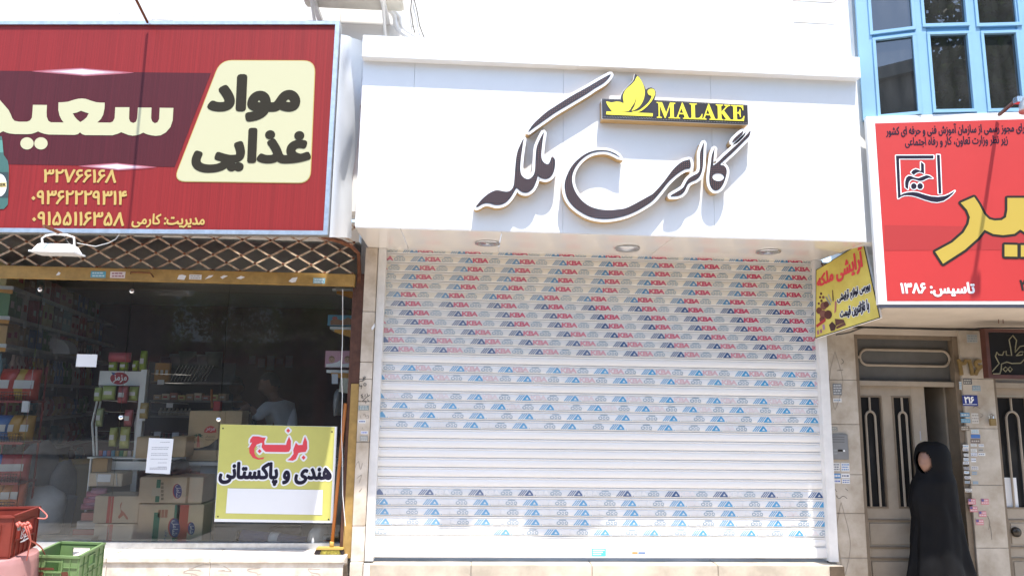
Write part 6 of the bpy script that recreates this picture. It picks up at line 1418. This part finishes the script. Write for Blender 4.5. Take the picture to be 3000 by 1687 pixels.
# woman in a black chador stepping through the house door
wo = thing('person', 'person in a long black chador stepping into the half open house door', 'person')
WY_ = 5.80
prof_ = [(2716, 2752, 1293), (2700, 2772, 1302), (2692, 2783, 1322), (2690, 2788, 1350), (2696, 2790, 1376), (2694, 2795, 1394), (2683, 2802, 1412), (2676, 2808, 1440), (2674, 2812, 1470), (2681, 2817, 1500), (2686, 2822, 1525), (2684, 2828, 1560), (2681, 2838, 1610), (2677, 2852, 1660), (2674, 2868, 1710), (2668, 2890, 1775)]
rings = []; N = 96
prof_ = smooth(prof_, 5, False)
NP = len(prof_)
for i, (xl_, xr_, y) in enumerate(prof_):
    a, b = at(xl_, y, Y=WY_), at(xr_, y, Y=WY_); cx_ = (a.x+b.x)/2; rx = (b.x-a.x)/2; t = i/(NP-1); k_ = min(max((y-1370)/60, 0), 1); ry = max(rx*.85, .03)*(1-k_)+max(rx*.62, .13)*k_
    g = []
    for k in range(N):
        u = 2*math.pi*k/N; w2 = max(t-.36, 0)
        fold = w2*(.13*math.sin(u*7+1.8*math.sin(t*5)+t*2)+.07*math.sin(u*13+t*6))+.02*min(1, max(0, (y-1400)/60))*noise.noise(Vector((math.cos(u)*3, math.sin(u)*3, t*14)))*2
        g.append((cx_+math.cos(u)*rx*(1+fold), WY_+.03+math.sin(u)*ry*(1+fold), a.z))
    rings.append(g)
rings[-1] = [(x, y, .19) for x, y, z in rings[-1]]
ch_ = MB().loft(rings[::-1])
# leave an opening for the face, looking left
hc_ = at(2714, 1352, Y=WY_); hc_.y = WY_; fdir = Vector((-.92, -.38, -.08)).normalized(); keep = []
for f in ch_.f:
    q = sum((Vector(ch_.v[i]) for i in f), Vector())/len(f)
    dq = q-hc_
    sd3 = dq-fdir*dq.dot(fdir); lat = sd3.dot(fdir.cross(Vector((0, 0, 1))))
    if len(f) == 4 and dq.dot(fdir) > .02 and (dq.z/.088)**2+(lat/.066)**2 < 1: continue
    keep.append(f)
ch_.f = keep
o = ch_.build('chador', M['chador'], wo, smooth=True); so = o.modifiers.new('thick', 'SOLIDIFY'); so.thickness = .006
v2, f2 = head_mesh(hc_-fdir*.02, fdir, (0, 0, 1), .86)
J = dict(neck=hc_+Vector((.03, .02, -.1)), chest=hc_+Vector((.10, .05, -.33)), pelvis=hc_+Vector((.15, .05, -.75)), lkn=hc_+Vector((.10, .0, -1.1)), lft=Vector((hc_.x+.05, WY_, .21)), rkn=hc_+Vector((.2, .06, -1.1)), rft=Vector((hc_.x+.28, WY_+.06, .21)))
v, f = skin_mesh({k: J[k] for k in ('chest', 'neck', 'pelvis', 'lkn', 'lft', 'rkn', 'rft')}, [('chest', 'neck'), ('chest', 'pelvis'), ('pelvis', 'lkn'), ('lkn', 'lft'), ('pelvis', 'rkn'), ('rkn', 'rft')], dict(chest=.09, neck=.045, pelvis=.1, lkn=.05, lft=.04, rkn=.05, rft=.04), 1)
MB().add(v, f).add(v2, f2).build('body', M['skin'], wo, smooth=True)
# door step on which she walks
o = box('door_step', M['stone'], None, 3.2, 5.6, 5.45, 6.02, .13, .195, bevel=.006); tag(o, 'low stone step in front of the house doors', 'step')

# ------------------------------------------------------------------ crates, bucket and rope at lower left
def wallgrid(mb, A, B, h, th_, nx, nz, slot=None, inset=.004):
    """one crate wall between rim corners A,B (rim height), going down h; ribs outside, an oval grip hole as slot=(u0,u1,z0,z1)"""
    A, B = Vector(A), Vector(B); d = (B-A); L = d.length; d.normalize(); nrm = Vector((d.y, -d.x, 0)); up_ = Vector((0, 0, 1))
    def bx(u0, u1, z0, z1, t0, t1):
        P_ = lambda u, z, t: A+d*u-up_*z+nrm*t
        mb.hexa([P_(u0, z1, t0), P_(u0, z1, t1), P_(u1, z1, t1), P_(u1, z1, t0), P_(u0, z0, t0), P_(u0, z0, t1), P_(u1, z0, t1), P_(u1, z0, t0)])
    if slot:
        u0, u1, z0, z1 = slot[0]*L, slot[1]*L, slot[2]*h, slot[3]*h
        bx(0, u0, 0, h, -th_, 0); bx(u1, L, 0, h, -th_, 0); bx(u0, u1, 0, z0, -th_, 0); bx(u0, u1, z1, h, -th_, 0)
        for q in ((u0-.008, u1+.008, z0-.008, z0), (u0-.008, u1+.008, z1, z1+.008), (u0-.008, u0, z0, z1), (u1, u1+.008, z0, z1)): bx(*q, 0, .008)
    else: bx(0, L, 0, h, -th_, 0)
    bx(-.008, L+.008, -.004, .010, -th_-.004, .010)
    for k in range(nx+1):
        u = L*k/nx
        if slot and slot[0]*L < u < slot[1]*L: bx(u-.002, u+.002, slot[3]*h+.008, h, 0, .007); continue
        bx(max(u-.002, 0), min(u+.002, L), .010, h, 0, .007)
    for k in range(1, nz+1):
        z = h*k/nz
        if slot and slot[2]*h-.01 < z < slot[3]*h+.01:
            bx(0, slot[0]*L-.01, z-.003, z, 0, .0065); bx(slot[1]*L+.01, L, z-.003, z, 0, .0065); continue
        bx(0, L, z-.003, z, 0, .0065)
def crate(name, lab, FLp, FRp, BRp, BLp, h, m_, slots, nx=(6, 5), nz=4):
    t = thing(name, lab, 'crate'); C = [Vector(p) for p in (FLp, FRp, BRp, BLp)]; ctr = sum(C, Vector())/4; t.location = (ctr.x, ctr.y, ctr.z-h)
    for k in range(4):
        mb = MB(); wallgrid(mb, C[k]-t.location, C[(k+1) % 4]-t.location, h, .006, nx[k % 2], nz, slots[k]); mb.build('crate_wall', M[m_], t)
    b = [c-t.location-Vector((0, 0, h-.002)) for c in C]; MB().hexa(b+[q+Vector((0, 0, .008)) for q in b]).build('crate_floor', M[m_], t); return t
fl_ = at(93, 1626, Y=4.95); zg = fl_.z; fr_ = at(232, 1630, Z=zg); br_ = at(305, 1590, Z=zg); bl_ = fl_+(br_-fr_)
gc = crate('green_crate', 'green plastic crate with grip holes standing before the grocery plinth', fl_, fr_, br_, bl_, .28, 'greenp', [(.32, .66, .13, .34), (.38, .62, .12, .34), (.3, .7, .12, .34), None])
gp = PL(fl_, fr_-fl_, (0, 0, 1))
for P_ in ([(110, 1662), (125, 1660), (160, 1661), (162, 1668), (120, 1668)], [(108, 1672), (130, 1674), (128, 1684), (108, 1683)], [(182, 1674), (200, 1672), (204, 1686), (184, 1687)]): 
    o = poly('faded_print', simple((.11, .035, .02)), gc, gp, P_, .009); o.matrix_parent_inverse = Matrix.Translation(gc.location).inverted()
ra = at(40, 1511, Y=4.70); zr = ra.z; rb_ = at(115, 1484, Z=zr); sd2 = (rb_-ra); lf = Vector((-sd2.y, sd2.x, 0)).normalized()*.34
rc = crate('red_crate', 'dark red plastic crate with open windows on top of the pink bucket', ra+lf, ra, rb_, rb_+lf, .25, 'redp', [(.2, .8, .25, .6), (.14, .86, .24, .62), (.2, .8, .25, .6), None], (4, 6), 1)
wr = PL(ra, rb_-ra, (0, 0, 1)); sl_ = sd2.length
mb = MB().pbox(wr, sl_*.36, sl_*.42, -.15, -.06, -.005, -.001).pbox(wr, sl_*.62, sl_*.68, -.15, -.06, -.005, -.001); o = mb.build('window_bars', M['redp'], rc); o.matrix_parent_inverse = Matrix.Translation(rc.location).inverted()
o = text('crate_print', 'کوکا', wr, (58, 1555, 78, 1575), M['paper'], rc, d=.0085, slant=.2); o.matrix_parent_inverse = Matrix.Translation(rc.location).inverted()
o = poly('crate_print', M['paper'], rc, wr, [(54, 1586), (66, 1580), (80, 1572), (82, 1575), (66, 1585), (56, 1588)], .0085); o.matrix_parent_inverse = Matrix.Translation(rc.location).inverted()
cc = (ra+rb_)/2+lf*.5; bk = thing('pink_bucket', 'upturned pink plastic tub under the red crate', 'bucket'); zt3 = zr-.25
MB().lathe([(.30, .131), (.295, .15), (.25, zt3-.05), (.245, zt3-.012), (.24, zt3-.004)], (cc.x+.02, cc.y-.02, 0), 28).build('tub', M['pinkp'], bk, smooth=True)
sp_ = at(66, 1660, Y=4.95); o = box('plastic_post', M['redp'], None, sp_.x-.012, sp_.x+.03, 4.93, 4.97, .13, at(66, 1636, Y=4.95).z); tag(o, 'short red plastic post between the pink tub and the green crate', 'post')
rp_ = thing('pink_rope', 'pink plastic string tied to the red crate and trailing to the green crate', 'rope'); T_ = lambda P_, Y: [Vector(q) for q in smooth([tuple(at(x, y, Y=yy)) for (x, y), yy in zip(P_, Y)], 4, False)]
for P_, Y in ((((72, 1540), (80, 1560), (88, 1580), (104, 1590), (120, 1602), (130, 1620), (134, 1630)), (4.66, 4.66, 4.7, 4.8, 4.9, 5.0, 5.03)), (((80, 1540), (86, 1560), (90, 1585), (84, 1610), (78, 1640)), (4.66, 4.66, 4.7, 4.74, 4.76)), (((115, 1486), (130, 1500), (138, 1510), (132, 1518), (110, 1517)), (4.9, 4.86, 4.84, 4.82, 4.80))):
    MB().tube(T_(P_, Y), .0042, 6).build('string', M['rope'], rp_, smooth=True)
for k in range(7):
    a = at(50+k*6, 1536+rnd.uniform(-6, 6), Y=4.72); b = at(55+k*6, 1540+rnd.uniform(-8, 8), Y=4.68); MB().tube([a, a.lerp(b, .5)+Vector((0, -.01, .01)), b], .009, 6).build('string_tangle', M['rope'], rp_, smooth=True)
# cream step seen behind the crates inside the door
o = box('inner_step', M['stone'], None, at(105, 1590, Y=6.25).x, at(272, 1590, Y=6.25).x, 6.22, 6.34, FZ+.001, at(200, 1572, Y=6.25).z, bevel=.004); tag(o, 'cream stone sill strip just inside the grocery window', 'sill')

# ------------------------------------------------------------------ the other side of the street (seen in the window reflections)
ob = thing('opposite_building', 'long dark brick building across the street seen mirrored in the glass', 'building')
box('wall', M['brick'], ob, -50, -5.2, -19.5, -18, 0, 9); box('shopfront', M['rednote'], ob, -14, -6, -18.02, -17.98, .2, 3.4); box('shop_glass', M['dglass'], ob, -13.5, -6.5, -17.97, -17.95, .4, 3.1)
for x in (-34, -30, -26, -22, -18): box('window', M['dglass'], ob, x, x+1.4, -17.99, -17.96, 4.2, 6.2)
ot = thing('tall_block', 'tall grey block across the street seen mirrored in the left bay panes', 'building')
box('wall', simple((.20, .20, .19)), ot, -5.1, 5, -22, -18.5, 0, 14.6); box('cornice', simple((.32, .32, .31)), ot, -5.4, 5.3, -22.2, -18.2, 14.6, 15.1); box('string_course', simple((.30, .30, .29)), ot, -5.15, 5.05, -18.499, -18.4, 11.6, 11.75); box('canopy', simple((.5, .5, .5)), ot, -5, 4.9, -18.49, -17.4, 9.2, 9.7)
oe = thing('low_building', 'low building across the street behind the tall trees', 'building'); box('wall', M['brick'], oe, 5.4, 45, -20, -18.6, 0, 8); box('roof', simple((.12, .10, .09)), oe, 5.35, 45, -20.2, -18.4, 8.001, 8.2)
osn = thing('opposite_signboard', 'pale shop signboard across the street seen mirrored in the grocery window', 'sign')
box('panel', simple((.62, .64, .60)), osn, -12.3, -8.2, -17.6, -17.5, 4.0, 6.6); box('frame', M['steel'], osn, -8.2, -7.9, -17.6, -17.48, 4.0, 6.6)
op = PL((0, -17.49, 0), (-1, 0, 0), (0, 0, 1))
text('lettering', 'جهان انحصار', op, (9.3, 5.6, 11.0, 5.0), M['black'], osn, d=.01, bold=.03, px=False, mirror=True)
def tree(lab, x, y, h, rx, rz_, seed, n=5200, ls=(.06, .12), nc=26, cr=(.45, .9)):
    rn = random.Random(seed); t = thing('street_tree', lab, 'tree', 'trees across the street'); t.location = (x, y, .13); mb = MB(); zc_ = h-rz_
    mb.tube([(0, 0, 0), (.05, .02, h*.3), (.0, .1, h*.55), (.05, 0, h*.8)], [.17, .13, .10, .04], 10)
    tips = []
    for k in range(9):
        a = rn.uniform(0, 6.28); z = h*rn.uniform(.32, .62); e = Vector((math.cos(a)*rx*rn.uniform(.5, .85), math.sin(a)*rx*rn.uniform(.5, .85), zc_+rn.uniform(-.3, .6)*rz_)); mb.tube([(0, .05, z), tuple(e*.5+Vector((0, 0, z*.5+.1))), tuple(e)], [.06, .04, .015], 6); tips.append(e)
    mb.build('trunk', M['bark'], t, smooth=True); cl = [(Vector((rn.uniform(-1, 1)*rx*.75, rn.uniform(-1, 1)*rx*.75, zc_+rn.uniform(-.85, .9)*rz_)), rn.uniform(*cr)) for _ in range(nc)]+[(e, cr[1]*.8) for e in tips]; lb = MB()
    for k in range(n):
        c, r = rn.choice(cl); v = Vector((rn.gauss(0, 1), rn.gauss(0, 1), rn.gauss(0, 1))).normalized()*r*rn.uniform(.4, 1.05); p = c+v; a = Vector((rn.gauss(0, 1), rn.gauss(0, 1), rn.gauss(0, 1))).normalized(); b = a.cross(Vector((rn.gauss(0, 1), rn.gauss(0, 1), rn.gauss(0, 1)))).normalized(); s = rn.uniform(*ls)
        lb.add([p-a*s, p+b*s*.5, p+a*s, p-b*s*.5], [(0, 1, 2, 3)])
    lb.build('crown', M['leaf'], t, kind='stuff')
tree('leafy tree mirrored in the middle of the grocery window', -8.6, -12.2, 7.6, 1.9, 2.2, 3); tree('leafy tree mirrored at the right of the grocery window sign', -6.0, -12.6, 8.2, 2.0, 2.4, 8)
tree('tall dense tree mirrored in the middle bay panes', 8.6, -10.5, 17.5, 4.2, 5.6, 14, 15000, (.12, .22), 60, (.8, 1.7)); tree('tall dense tree mirrored in the right bay panes', 14.5, -11.5, 17, 4.2, 5.6, 19, 13000, (.12, .22), 55, (.8, 1.7))
